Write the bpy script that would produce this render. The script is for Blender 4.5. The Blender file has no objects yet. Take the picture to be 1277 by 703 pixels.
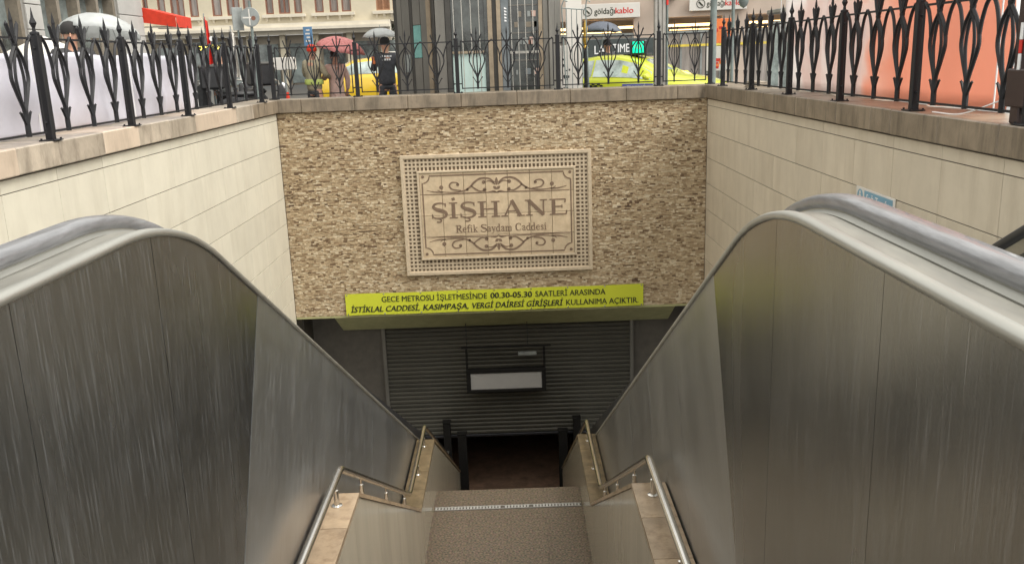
import bpy, bmesh, math, random
from mathutils import Vector, Matrix
random.seed(7)
PI = math.pi
S = bpy.context.scene
COL = S.collection

# ------------------------------------------------------------------ camera
cam_d = bpy.data.cameras.new('camera'); cam = bpy.data.objects.new('camera', cam_d); COL.objects.link(cam)
S.camera = cam
F_PX, PITCH, YAW, ROLL = 1110.5, 0.24594, -0.00268, 0.03622
cam_d.sensor_width = 36; cam_d.lens = 36 * F_PX / 1277
cam_d.clip_start = 0.05; cam_d.clip_end = 3000
fw = Vector((math.sin(YAW)*math.cos(PITCH), math.cos(YAW)*math.cos(PITCH), -math.sin(PITCH)))
rt = Vector((math.cos(YAW), -math.sin(YAW), 0)); dn = fw.cross(rt)
c_, s_ = math.cos(ROLL), math.sin(ROLL)
r2 = rt*c_ + dn*s_; d2 = -rt*s_ + dn*c_
M = Matrix((r2, -d2, -fw)).transposed().to_4x4(); M.translation = Vector((0, 0, 1.5))
cam.matrix_world = M

# ------------------------------------------------------------------ world and sun (rainy overcast day)
SUN_EL, SUN_AZ = math.radians(52), math.radians(118)       # azimuth from +y clockwise
w = bpy.data.worlds.new("World"); S.world = w; w.use_nodes = True
nt = w.node_tree; bg = nt.nodes['Background']
sky = nt.nodes.new('ShaderNodeTexSky'); sky.sky_type = 'NISHITA'; sky.sun_disc = False
sky.sun_elevation = SUN_EL; sky.sun_rotation = SUN_AZ; sky.dust_density = 4; sky.air_density = 1.0
hs = nt.nodes.new('ShaderNodeHueSaturation'); hs.inputs['Saturation'].default_value = 0.12
mx = nt.nodes.new('ShaderNodeMix'); mx.data_type = 'RGBA'; mx.inputs[0].default_value = 0.6
mx.inputs[7].default_value = (7.0, 6.9, 6.4, 1)
nt.links.new(sky.outputs[0], hs.inputs['Color']); nt.links.new(hs.outputs[0], mx.inputs[6]); nt.links.new(mx.outputs[2], bg.inputs['Color'])
bg.inputs['Strength'].default_value = 0.15
sd = bpy.data.lights.new('sun', 'SUN'); sun = bpy.data.objects.new('sun', sd); COL.objects.link(sun)
sd.energy = 1.5; sd.angle = math.radians(35); sd.color = (1, 0.95, 0.87)
sdir = Vector((math.sin(SUN_AZ)*math.cos(SUN_EL), math.cos(SUN_AZ)*math.cos(SUN_EL), math.sin(SUN_EL)))
sun.rotation_euler = sdir.to_track_quat('Z', 'Y').to_euler()
S.view_settings.view_transform = 'Standard'; S.view_settings.look = 'None'
S.view_settings.exposure = 0.9; S.view_settings.gamma = 1
try:
    S.view_settings.use_curve_mapping = False
    S.cycles.use_denoising = True; S.cycles.max_bounces = 8
except Exception: pass

# ------------------------------------------------------------------ materials
MATS = {}
def mat(name, col, rough=0.6, metal=0.0, var=0.12, scale=6.0, stretch=(1, 1, 1), bump=0.0, bscale=40, rnd=0.0, emit=0, col2=None,
        dirt=None, dirt_scale=1.5, dirt_amt=0.5, alpha=1, trans=0, coat=0, spec=0.5, attr=None, dstretch=(1, 1, 1), rvar=0.0):
    if name in MATS: return MATS[name]
    m = bpy.data.materials.new(name); m.use_nodes = True; MATS[name] = m
    t = m.node_tree; N = t.nodes; L = t.links; b = N['Principled BSDF']
    b.inputs['Roughness'].default_value = rough; b.inputs['Metallic'].default_value = metal
    b.inputs['Specular IOR Level'].default_value = spec
    b.inputs['Coat Weight'].default_value = coat; b.inputs['Alpha'].default_value = alpha
    b.inputs['Transmission Weight'].default_value = trans
    tc = N.new('ShaderNodeTexCoord'); oi = N.new('ShaderNodeObjectInfo')
    ad = N.new('ShaderNodeVectorMath'); ad.operation = 'ADD'
    rs = N.new('ShaderNodeVectorMath'); rs.operation = 'SCALE'; rs.inputs[0].default_value = (31.7, 17.3, 23.1)
    L.new(oi.outputs['Random'], rs.inputs['Scale']); L.new(tc.outputs['Object'], ad.inputs[0]); L.new(rs.outputs[0], ad.inputs[1])
    mp = N.new('ShaderNodeMapping'); mp.inputs['Scale'].default_value = stretch; L.new(ad.outputs[0], mp.inputs[0])
    n1 = N.new('ShaderNodeTexNoise'); n1.inputs['Scale'].default_value = scale; n1.inputs['Detail'].default_value = 8; n1.inputs['Roughness'].default_value = 0.65
    L.new(mp.outputs[0], n1.inputs['Vector'])
    mix = N.new('ShaderNodeMix'); mix.data_type = 'RGBA'
    c = Vector(col); c2 = Vector(col2) if col2 else c*(1-2.2*var)
    hi = c*(1+var) if not col2 else c
    mix.inputs[6].default_value = (*c2, 1); mix.inputs[7].default_value = (*[min(1, q) for q in hi], 1)
    mr = N.new('ShaderNodeMapRange'); mr.inputs[1].default_value = 0.3; mr.inputs[2].default_value = 0.65
    L.new(n1.outputs[0], mr.inputs[0]); L.new(mr.outputs[0], mix.inputs[0])
    out = mix.outputs[2]
    if rnd:
        h = N.new('ShaderNodeHueSaturation'); m2 = N.new('ShaderNodeMapRange')
        m2.inputs[3].default_value = 1-rnd; m2.inputs[4].default_value = 1+rnd
        L.new(oi.outputs['Random'], m2.inputs[0]); L.new(m2.outputs[0], h.inputs['Value']); L.new(out, h.inputs['Color']); out = h.outputs[0]
    if attr:
        a = N.new('ShaderNodeAttribute'); a.attribute_name = attr
        cr = N.new('ShaderNodeValToRGB'); e = cr.color_ramp.elements
        e[0].position = 0; e[0].color = (0.13, 0.08, 0.05, 1); e[1].position = 1; e[1].color = (0.73, 0.62, 0.44, 1)
        for p, q in ((0.10, (0.21, 0.137, 0.075, 1)), (0.3, (0.36, 0.255, 0.148, 1)), (0.55, (0.475, 0.355, 0.217, 1)), (0.8, (0.59, 0.465, 0.30, 1))):
            k = e.new(p); k.color = q
        L.new(a.outputs['Fac'], cr.inputs[0])
        mm = N.new('ShaderNodeMix'); mm.data_type = 'RGBA'; mm.blend_type = 'MULTIPLY'; mm.inputs[0].default_value = 1
        L.new(cr.outputs[0], mm.inputs[6]); L.new(out, mm.inputs[7]); out = mm.outputs[2]
    if dirt:
        n2 = N.new('ShaderNodeTexNoise'); n2.inputs['Scale'].default_value = dirt_scale; n2.inputs['Detail'].default_value = 7; n2.inputs['Roughness'].default_value = 0.7
        mp2 = N.new('ShaderNodeMapping'); mp2.inputs['Scale'].default_value = dstretch; L.new(ad.outputs[0], mp2.inputs[0]); L.new(mp2.outputs[0], n2.inputs['Vector'])
        m3 = N.new('ShaderNodeMapRange'); m3.inputs[1].default_value = 0.48; m3.inputs[2].default_value = 0.72; m3.inputs[4].default_value = dirt_amt
        L.new(n2.outputs[0], m3.inputs[0])
        md = N.new('ShaderNodeMix'); md.data_type = 'RGBA'; md.inputs[7].default_value = (*dirt, 1)
        L.new(m3.outputs[0], md.inputs[0]); L.new(out, md.inputs[6]); out = md.outputs[2]
    L.new(out, b.inputs['Base Color'])
    if rvar:
        m4 = N.new('ShaderNodeMapRange'); m4.inputs[1].default_value = 0.3; m4.inputs[2].default_value = 0.7
        m4.inputs[3].default_value = max(0.02, rough-rvar); m4.inputs[4].default_value = rough+rvar
        L.new(n1.outputs[0], m4.inputs[0]); L.new(m4.outputs[0], b.inputs['Roughness'])
    if bump:
        n3 = N.new('ShaderNodeTexNoise'); n3.inputs['Scale'].default_value = bscale; n3.inputs['Detail'].default_value = 5
        L.new(mp.outputs[0], n3.inputs['Vector'])
        bp = N.new('ShaderNodeBump'); bp.inputs['Strength'].default_value = bump; bp.inputs['Distance'].default_value = 0.01
        L.new(n3.outputs[0], bp.inputs['Height']); L.new(bp.outputs[0], b.inputs['Normal'])
    if emit:
        b.inputs['Emission Strength'].default_value = emit; b.inputs['Emission Color'].default_value = (*col, 1)
    return m

def steel_brushed(name, base, streak, rough=0.3, amt=0.3):
    """brushed stainless sheet, grain and drip marks run along V of the UV map"""
    m = bpy.data.materials.new(name); m.use_nodes = True
    t = m.node_tree; N = t.nodes; L = t.links; b = N['Principled BSDF']
    uv = N.new('ShaderNodeUVMap'); uv.uv_map = 'UVMap'
    def noise(sx, sy, det, lo, hi):
        mp = N.new('ShaderNodeMapping'); mp.inputs['Scale'].default_value = (sx, sy, 1); L.new(uv.outputs[0], mp.inputs[0])
        n = N.new('ShaderNodeTexNoise'); n.inputs['Scale'].default_value = 1; n.inputs['Detail'].default_value = det; n.inputs['Roughness'].default_value = 0.6
        L.new(mp.outputs[0], n.inputs['Vector'])
        r = N.new('ShaderNodeMapRange'); r.inputs[1].default_value = lo; r.inputs[2].default_value = hi; L.new(n.outputs[0], r.inputs[0]); return r
    fine = noise(320, 3.5, 4, 0.3, 0.7)
    drip = noise(135, 2.6, 7, 0.53, 0.78)
    drip2 = noise(260, 6.0, 6, 0.55, 0.78)
    cloud = noise(1.6, 0.22, 3, 0.25, 0.8)
    mxd = N.new('ShaderNodeMath'); mxd.operation = 'MAXIMUM'; L.new(drip.outputs[0], mxd.inputs[0]); L.new(drip2.outputs[0], mxd.inputs[1])
    c1 = N.new('ShaderNodeMix'); c1.data_type = 'RGBA'; c1.inputs[6].default_value = (*[q*0.90 for q in base], 1); c1.inputs[7].default_value = (*[q*1.10 for q in base], 1)
    L.new(fine.outputs[0], c1.inputs[0])
    c3 = N.new('ShaderNodeMix'); c3.data_type = 'RGBA'; c3.blend_type = 'MULTIPLY'; c3.inputs[0].default_value = 0.22
    L.new(c1.outputs[2], c3.inputs[6]); cc = N.new('ShaderNodeCombineColor')
    for k in range(3): L.new(cloud.outputs[0], cc.inputs[k])
    L.new(cc.outputs[0], c3.inputs[7])
    c2 = N.new('ShaderNodeMix'); c2.data_type = 'RGBA'; c2.inputs[7].default_value = (*streak, 1)
    mu = N.new('ShaderNodeMath'); mu.operation = 'MULTIPLY'; mu.inputs[1].default_value = amt
    L.new(mxd.outputs[0], mu.inputs[0]); L.new(mu.outputs[0], c2.inputs[0]); L.new(c3.outputs[2], c2.inputs[6])
    L.new(c2.outputs[2], b.inputs['Base Color'])
    me = N.new('ShaderNodeMapRange'); me.inputs[3].default_value = 0.96; me.inputs[4].default_value = 0.55
    L.new(mxd.outputs[0], me.inputs[0]); L.new(me.outputs[0], b.inputs['Metallic'])
    ro = N.new('ShaderNodeMapRange'); ro.inputs[3].default_value = rough-0.05; ro.inputs[4].default_value = rough+0.09
    L.new(cloud.outputs[0], ro.inputs[0]); L.new(ro.outputs[0], b.inputs['Roughness'])
    bp = N.new('ShaderNodeBump'); bp.inputs['Strength'].default_value = 0.05; bp.inputs['Distance'].default_value = 0.002
    L.new(fine.outputs[0], bp.inputs['Height']); L.new(bp.outputs[0], b.inputs['Normal'])
    wv = noise(0.9, 0.7, 2, 0.2, 0.8)
    bp2 = N.new('ShaderNodeBump'); bp2.inputs['Strength'].default_value = 0.5; bp2.inputs['Distance'].default_value = 0.012
    L.new(wv.outputs[0], bp2.inputs['Height']); L.new(bp.outputs[0], bp2.inputs['Normal']); L.new(bp2.outputs[0], b.inputs['Normal'])
    b.inputs['Anisotropic'].default_value = 0.6
    tg = N.new('ShaderNodeTangent'); tg.direction_type = 'UV_MAP'; tg.uv_map = 'UVMap'; L.new(tg.outputs[0], b.inputs['Tangent'])
    b.inputs['Anisotropic Rotation'].default_value = 0.25
    MATS[name] = m; return m

def granite(name, base, rough=0.45):
    m = bpy.data.materials.new(name); m.use_nodes = True
    t = m.node_tree; N = t.nodes; L = t.links; b = N['Principled BSDF']
    tc = N.new('ShaderNodeTexCoord'); oi = N.new('ShaderNodeObjectInfo')
    v = N.new('ShaderNodeTexVoronoi'); v.inputs['Scale'].default_value = 75; L.new(tc.outputs['Object'], v.inputs['Vector'])
    n = N.new('ShaderNodeTexNoise'); n.inputs['Scale'].default_value = 45; n.inputs['Detail'].default_value = 6; L.new(tc.outputs['Object'], n.inputs['Vector'])
    cr = N.new('ShaderNodeValToRGB'); e = cr.color_ramp.elements; e[0].position = 0.3; e[0].color = (*[q*0.35 for q in base], 1); e[1].position = 0.72; e[1].color = (*[min(1, q*1.7) for q in base], 1)
    k = e.new(0.5); k.color = (*base, 1)
    L.new(n.outputs[0], cr.inputs[0])
    mm = N.new('ShaderNodeMix'); mm.data_type = 'RGBA'; mm.blend_type = 'MULTIPLY'; mm.inputs[0].default_value = 0.55
    L.new(cr.outputs[0], mm.inputs[6]); L.new(v.outputs['Color'], mm.inputs[7])
    d = N.new('ShaderNodeHueSaturation'); d.inputs['Saturation'].default_value = 0.45; L.new(mm.outputs[2], d.inputs['Color'])
    m2 = N.new('ShaderNodeMapRange'); m2.inputs[3].default_value = 1.32; m2.inputs[4].default_value = 1.38
    L.new(oi.outputs['Random'], m2.inputs[0]); L.new(m2.outputs[0], d.inputs['Value'])
    tn = N.new('ShaderNodeMix'); tn.data_type = 'RGBA'; tn.blend_type = 'MULTIPLY'; tn.inputs[0].default_value = 1; tn.inputs[7].default_value = (1, 0.85, 0.68, 1)
    L.new(d.outputs[0], tn.inputs[6]); L.new(tn.outputs[2], b.inputs['Base Color'])
    b.inputs['Roughness'].default_value = rough
    MATS[name] = m; return m

M_ = dict(
 panelL=mat('cream_cladding_left', (0.61, 0.575, 0.47), 0.42, var=0.035, scale=2.5, rnd=0.05, dirt=(0.44, 0.40, 0.31), dirt_amt=0.4, dirt_scale=2.2, dstretch=(2, 2, .3)),
 panelR=mat('cream_cladding_right', (0.60, 0.53, 0.415), 0.42, var=0.04, scale=2.5, rnd=0.05, dirt=(0.40, 0.33, 0.24), dirt_amt=0.45, dirt_scale=2.2, dstretch=(2, 2, .3)),  # same stone as the left wall, shade put into its darker, warmer tint
 joint=mat('joint_mortar', (0.09, 0.075, 0.06), 0.9),
 concrete=mat('wall_core_concrete', (0.25, 0.23, 0.2), 0.9, var=0.15),
 coping=mat('weathered_limestone', (0.42, 0.36, 0.285), 0.34, var=0.16, scale=3, rnd=0.12, dirt=(0.13, 0.105, 0.08), dirt_scale=4, dirt_amt=0.85, bump=0.2, dstretch=(1.6, 1.6, 0.5)),
 copingD=mat('damp_stained_limestone', (0.235, 0.188, 0.135), 0.4, var=0.16, scale=3, rnd=0.09, dirt=(0.07, 0.058, 0.042), dirt_scale=3.2, dirt_amt=0.9, bump=0.2, dstretch=(2.4, 2.4, 0.35)),
 copingN=mat('new_limestone', (0.54, 0.44, 0.34), 0.34, var=0.06, scale=2, rnd=0.08, bump=0.08, dirt=(0.30, 0.24, 0.18), dirt_scale=3.5, dirt_amt=0.6, dstretch=(1.5, 1.5, .5)),
 stones=mat('split_face_mosaic', (1, 1, 1), 0.85, var=0.14, scale=25, attr='tone', bump=0.5, bscale=90),
 mortar=mat('mosaic_mortar', (0.27, 0.195, 0.125), 0.95),
 plaque=mat('carved_travertine', (0.55, 0.435, 0.29), 0.6, var=0.08, scale=9, rnd=0.09, dirt=(0.42, 0.31, 0.19), dirt_scale=6, dirt_amt=0.45, bump=0.15),
 plaqueF=mat('travertine_frame', (0.52, 0.425, 0.30), 0.65, var=0.08, scale=14),
 inlay=mat('brown_engraving', (0.185, 0.125, 0.083), 0.8, var=0.12, scale=20),
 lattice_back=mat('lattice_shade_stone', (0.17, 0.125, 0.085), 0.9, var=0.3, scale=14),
 lime=mat('lime_vinyl_banner', (0.56, 0.60, 0.035), 0.55, var=0.02, scale=1.2, bump=0.04, bscale=6),
 ink=mat('black_print', (0.025, 0.03, 0.012), 0.6, var=0.05),
 iron=mat('black_painted_iron', (0.014, 0.014, 0.016), 0.55, var=0.1, spec=0.35),
 soffit=mat('lintel_plaster', (0.37, 0.36, 0.18), 0.6, var=0.08),  # olive green puts light bounced off the lime banner into the colour
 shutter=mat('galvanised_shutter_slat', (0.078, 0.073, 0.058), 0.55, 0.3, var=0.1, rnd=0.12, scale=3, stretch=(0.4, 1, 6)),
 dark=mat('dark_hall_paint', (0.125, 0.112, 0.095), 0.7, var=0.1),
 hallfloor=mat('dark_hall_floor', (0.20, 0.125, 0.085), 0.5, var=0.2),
 darksteel=mat('dark_steel', (0.045, 0.045, 0.05), 0.4, 0.5),
 white=mat('white_light_panel', (0.36, 0.35, 0.335), 0.5, var=0.02),
 trim=mat('satin_steel_trim', (0.44, 0.435, 0.395), 0.44, 0.85, var=0.05, scale=4, stretch=(8, 0.6, 8), rvar=0.05),
 deck=mat('satin_steel_deck', (0.36, 0.345, 0.30), 0.4, 0.75, var=0.12, scale=3, stretch=(6, 0.8, 6), rvar=0.07, dirt=(0.3, 0.28, 0.24), dirt_scale=5, dirt_amt=0.5),
 rubber=mat('grey_rubber_handrail', (0.17, 0.172, 0.18), 0.36, 0.0, var=0.2, scale=9, stretch=(3, 0.5, 3), bump=0.45, bscale=14, coat=0.45, spec=0.6, rvar=0.06),
 rubberD=mat('black_rubber', (0.03, 0.03, 0.03), 0.5),
 tread=mat('escalator_tread', (0.22, 0.22, 0.22), 0.4, 0.8),
 stainless=mat('stainless_tube', (0.68, 0.66, 0.62), 0.22, 1.0, var=0.04),
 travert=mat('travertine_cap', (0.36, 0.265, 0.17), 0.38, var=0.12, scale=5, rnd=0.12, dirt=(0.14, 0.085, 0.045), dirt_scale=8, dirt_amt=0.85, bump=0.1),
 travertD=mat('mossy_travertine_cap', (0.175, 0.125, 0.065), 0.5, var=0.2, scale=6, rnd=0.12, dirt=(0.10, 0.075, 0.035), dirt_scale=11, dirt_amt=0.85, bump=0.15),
 marble=mat('polished_cream_marble', (0.42, 0.38, 0.295), 0.15, var=0.05, scale=1.6, stretch=(1, 2.5, 0.5), rnd=0.05, spec=0.6, dirt=(0.40, 0.34, 0.24), dirt_scale=2, dirt_amt=0.3),
 asphalt=mat('wet_asphalt', (0.055, 0.055, 0.058), 0.3, var=0.2, scale=20, bump=0.2),
 paving=mat('wet_paving', (0.22, 0.20, 0.19), 0.35, var=0.15, scale=4),
 kerb=mat('kerb_granite', (0.3, 0.29, 0.27), 0.5),
 plaster=mat('ochre_plaster', (0.56, 0.50, 0.375), 0.85, var=0.05, scale=0.6, dirt=(0.36, 0.31, 0.23), dirt_scale=0.5, dirt_amt=0.5),
 plasterW=mat('pale_plaster_trim', (0.62, 0.57, 0.47), 0.8, var=0.06, scale=1),
 greystone=mat('grey_ashlar', (0.42, 0.41, 0.385), 0.75, var=0.06, scale=1.5, rnd=0.05),
 shopgrey=mat('shop_render', (0.33, 0.29, 0.235), 0.8, var=0.1, scale=0.8),
 pinkwall=mat('salmon_render', (0.52, 0.42, 0.345), 0.8, var=0.06, scale=1),
 glassD=mat('window_glass', (0.17, 0.20, 0.195), 0.08, 0.0, var=0.4, scale=1.1, spec=0.9, coat=0.5),
 curtain=mat('curtained_glass', (0.34, 0.30, 0.27), 0.2, 0.0, var=0.18, scale=3, stretch=(3, 3, 0.3), coat=0.4),
 frameB=mat('brown_window_frame', (0.22, 0.095, 0.06), 0.6),
 frameT=mat('bronze_window_frame', (0.235, 0.20, 0.155), 0.5, 0.2),
 shutterB=mat('brown_wood_shutter', (0.36, 0.19, 0.105), 0.65),
 kioskP=mat('kiosk_grey_panel', (0.18, 0.17, 0.15), 0.42, 0.3, var=0.12, scale=3, stretch=(1, 1, 0.3)),
 kioskD=mat('kiosk_dark_frame', (0.06, 0.056, 0.05), 0.45, 0.2),
 kioskT=mat('kiosk_bronze_mullion', (0.33, 0.265, 0.19), 0.38, 0.5),
 kioskG=mat('kiosk_dark_glass', (0.05, 0.058, 0.053), 0.12, var=0.5, scale=3.2, spec=0.8, coat=0.4),
 kioskB=mat('kiosk_blue_column', (0.16, 0.18, 0.19), 0.3, 0.2),
 teal=mat('teal_glass', (0.17, 0.36, 0.33), 0.25, var=0.1),
 paleteal=mat('pale_teal_panel', (0.50, 0.64, 0.60), 0.4, var=0.03),
 bar=mat('light_metal_bar', (0.48, 0.46, 0.42), 0.35, 0.6),
 taxiY=mat('taxi_yellow_paint', (0.66, 0.43, 0.015), 0.35, var=0.02, coat=0.8),
 taxiL=mat('taxi_lime_yellow_paint', (0.56, 0.62, 0.03), 0.3, var=0.02, coat=0.8),
 carglass=mat('car_glass', (0.36, 0.43, 0.40), 0.06, var=0.35, scale=2.2, spec=0.9, coat=1),  # pale base colour carries the sky's reflection
 tyre=mat('tyre_rubber', (0.02, 0.02, 0.02), 0.8),
 rim=mat('wheel_rim', (0.5, 0.5, 0.5), 0.3, 0.9),
 blackpl=mat('black_plastic', (0.02, 0.02, 0.022), 0.45),
 bluep=mat('blue_violet_print', (0.14, 0.16, 0.50), 0.4),
 gratew=mat('dull_white_grate', (0.40, 0.39, 0.36), 0.6, var=0.15, scale=30),
 whitep=mat('white_print', (0.8, 0.8, 0.8), 0.5, var=0.02),
 tealL=mat('lit_taxi_lamp', (0.0, 0.62, 0.36), 0.4, emit=0.8, var=0.05),
 red=mat('red_canvas', (0.75, 0.06, 0.025), 0.6, var=0.06),
 redp=mat('red_print', (0.60, 0.03, 0.02), 0.5, var=0.03),
 orangep=mat('orange_print', (0.85, 0.22, 0.06), 0.5, var=0.05),
 skin=mat('skin', (0.50, 0.27, 0.18), 0.55, var=0.06, scale=20),
 lip=mat('lip', (0.36, 0.14, 0.11), 0.5),
 dullblk=mat('dull_black_paint', (0.012, 0.011, 0.010), 0.75, spec=0.2),  # very dark matt black for the sign frame and gate posts
 hair=mat('dark_knit', (0.025, 0.023, 0.022), 0.9),
 coatD=mat('dark_coat', (0.05, 0.05, 0.052), 0.8, var=0.2, scale=14),  # dark tone raised, street haze is put into the colour
 coatN=mat('navy_uniform', (0.05, 0.052, 0.06), 0.75, var=0.2, scale=14),  # navy lifted towards grey to paint in the same haze
 coatG=mat('grey_jacket', (0.17, 0.18, 0.175), 0.8, var=0.2, scale=14),
 coatK=mat('khaki_jacket', (0.32, 0.28, 0.19), 0.8, var=0.15, scale=14),
 coatP=mat('pale_pink_coat', (0.66, 0.46, 0.39), 0.7, var=0.1, scale=10),
 hivis=mat('hi_vis_lime', (0.42, 0.50, 0.13), 0.6),
 umW=mat('translucent_white_vinyl', (0.72, 0.74, 0.73), 0.3, var=0.08, scale=5, alpha=0.66),
 umP=mat('pink_patterned_nylon', (0.80, 0.36, 0.34), 0.6, var=0.25, scale=22, col2=(0.52, 0.16, 0.15)),
 umD=mat('slate_nylon', (0.12, 0.135, 0.17), 0.6),
 cloth=mat('white_lilac_cloth', (0.76, 0.75, 0.83), 0.85, var=0.05, scale=1.6),
 lampg=mat('green_grey_pole', (0.19, 0.225, 0.215), 0.5, 0.2, var=0.12),
 mast=mat('ribbed_grey_mast', (0.36, 0.345, 0.315), 0.4, 0.4, var=0.1),
 glow=mat('lit_shop_strip', (1.0, 0.66, 0.28), 0.5, emit=2.2, var=0.03),
 glowY=mat('lit_yellow_letters', (1.0, 0.78, 0.12), 0.5, emit=1.6, var=0.02),
 yellow=mat('yellow_tape', (0.75, 0.58, 0.08), 0.5),
 signw=mat('off_white_sign', (0.66, 0.63, 0.58), 0.45, var=0.03, scale=1),
 signd=mat('slate_fascia', (0.05, 0.062, 0.062), 0.4),
 blue=mat('blue_sign', (0.10, 0.22, 0.38), 0.4, var=0.08),
 bluel=mat('pale_blue_sign', (0.16, 0.34, 0.46), 0.35, var=0.06),
 greysign=mat('grey_sign_back', (0.30, 0.32, 0.31), 0.45, 0.4, var=0.1),
 gold=mat('brass_finial', (0.62, 0.40, 0.08), 0.3, 0.8),
 brownblk=mat('brown_black_paint', (0.035, 0.018, 0.016), 0.5),
 leaf=mat('wet_foliage', (0.085, 0.11, 0.06), 0.6, var=0.3, scale=8, rnd=0.2),
 bark=mat('tree_bark', (0.10, 0.08, 0.06), 0.9, var=0.2),
)
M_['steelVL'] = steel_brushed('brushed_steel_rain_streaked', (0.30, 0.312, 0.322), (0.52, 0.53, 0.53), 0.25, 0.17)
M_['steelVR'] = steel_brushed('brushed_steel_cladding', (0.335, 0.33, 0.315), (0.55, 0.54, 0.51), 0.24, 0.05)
M_['steelWL'] = steel_brushed('brushed_steel_lower_grey', (0.56, 0.585, 0.605), (0.66, 0.69, 0.71), 0.40, 0.13)  # same sheet steel, paler base paints in its brighter reflection on the slope
M_['steelWR'] = steel_brushed('brushed_steel_lower', (0.55, 0.555, 0.55), (0.66, 0.66, 0.65), 0.40, 0.07)  # right slope sheets, reflected light again put into the paler base
M_['granite'] = granite('speckled_granite', (0.135, 0.106, 0.074))
M_['graniteO'] = granite('rust_speckled_granite', (0.132, 0.104, 0.076))

def banner_mat():
    m = bpy.data.materials.new('printed_orange_banner'); m.use_nodes = True
    t = m.node_tree; N = t.nodes; L = t.links; b = N['Principled BSDF']; b.inputs['Roughness'].default_value = 0.45
    uv = N.new('ShaderNodeUVMap'); uv.uv_map = 'UVMap'; sp = N.new('ShaderNodeSeparateXYZ'); L.new(uv.outputs[0], sp.inputs[0])
    n = N.new('ShaderNodeTexNoise'); n.inputs['Scale'].default_value = 0.9; n.inputs['Detail'].default_value = 3; n.inputs['Distortion'].default_value = 0.6; L.new(uv.outputs[0], n.inputs['Vector'])
    a = N.new('ShaderNodeMath'); a.operation = 'MULTIPLY_ADD'; a.inputs[1].default_value = 2.6; L.new(n.outputs[0], a.inputs[0]); L.new(sp.outputs[0], a.inputs[2])
    cr = N.new('ShaderNodeValToRGB'); e = cr.color_ramp.elements
    e[0].position = 0; e[0].color = (0.86, 0.49, 0.375, 1); e[1].position = 1; e[1].color = (0.86, 0.82, 0.80, 1)
    for p, q in ((0.36, (0.86, 0.52, 0.41, 1)), (0.39, (0.87, 0.62, 0.53, 1)), (0.45, (0.86, 0.52, 0.41, 1)), (0.48, (0.84, 0.70, 0.65, 1)), (0.56, (0.74, 0.65, 0.63, 1)), (0.59, (0.84, 0.77, 0.74, 1)), (0.68, (0.80, 0.68, 0.64, 1)), (0.71, (0.87, 0.83, 0.81, 1))):
        k = e.new(p); k.color = q
    d = N.new('ShaderNodeMath'); d.operation = 'DIVIDE'; d.inputs[1].default_value = 8.2; L.new(a.outputs[0], d.inputs[0])
    L.new(d.outputs[0], cr.inputs[0]); L.new(cr.outputs[0], b.inputs['Base Color'])
    return m
M_['banner'] = banner_mat()

def translucent(m, f):
    t = m.node_tree; b = t.nodes['Principled BSDF']; o = t.nodes['Material Output']
    tr = t.nodes.new('ShaderNodeBsdfTranslucent'); ms = t.nodes.new('ShaderNodeMixShader'); ms.inputs[0].default_value = f
    src = b.inputs['Base Color'].links[0].from_socket; t.links.new(src, tr.inputs['Color'])
    t.links.new(b.outputs[0], ms.inputs[1]); t.links.new(tr.outputs[0], ms.inputs[2]); t.links.new(ms.outputs[0], o.inputs['Surface'])
for k_, f_ in (('banner', .62), ('cloth', .18), ('umP', .4), ('umW', .4), ('umD', .2), ('red', .3)): translucent(M_[k_], f_)

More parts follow.
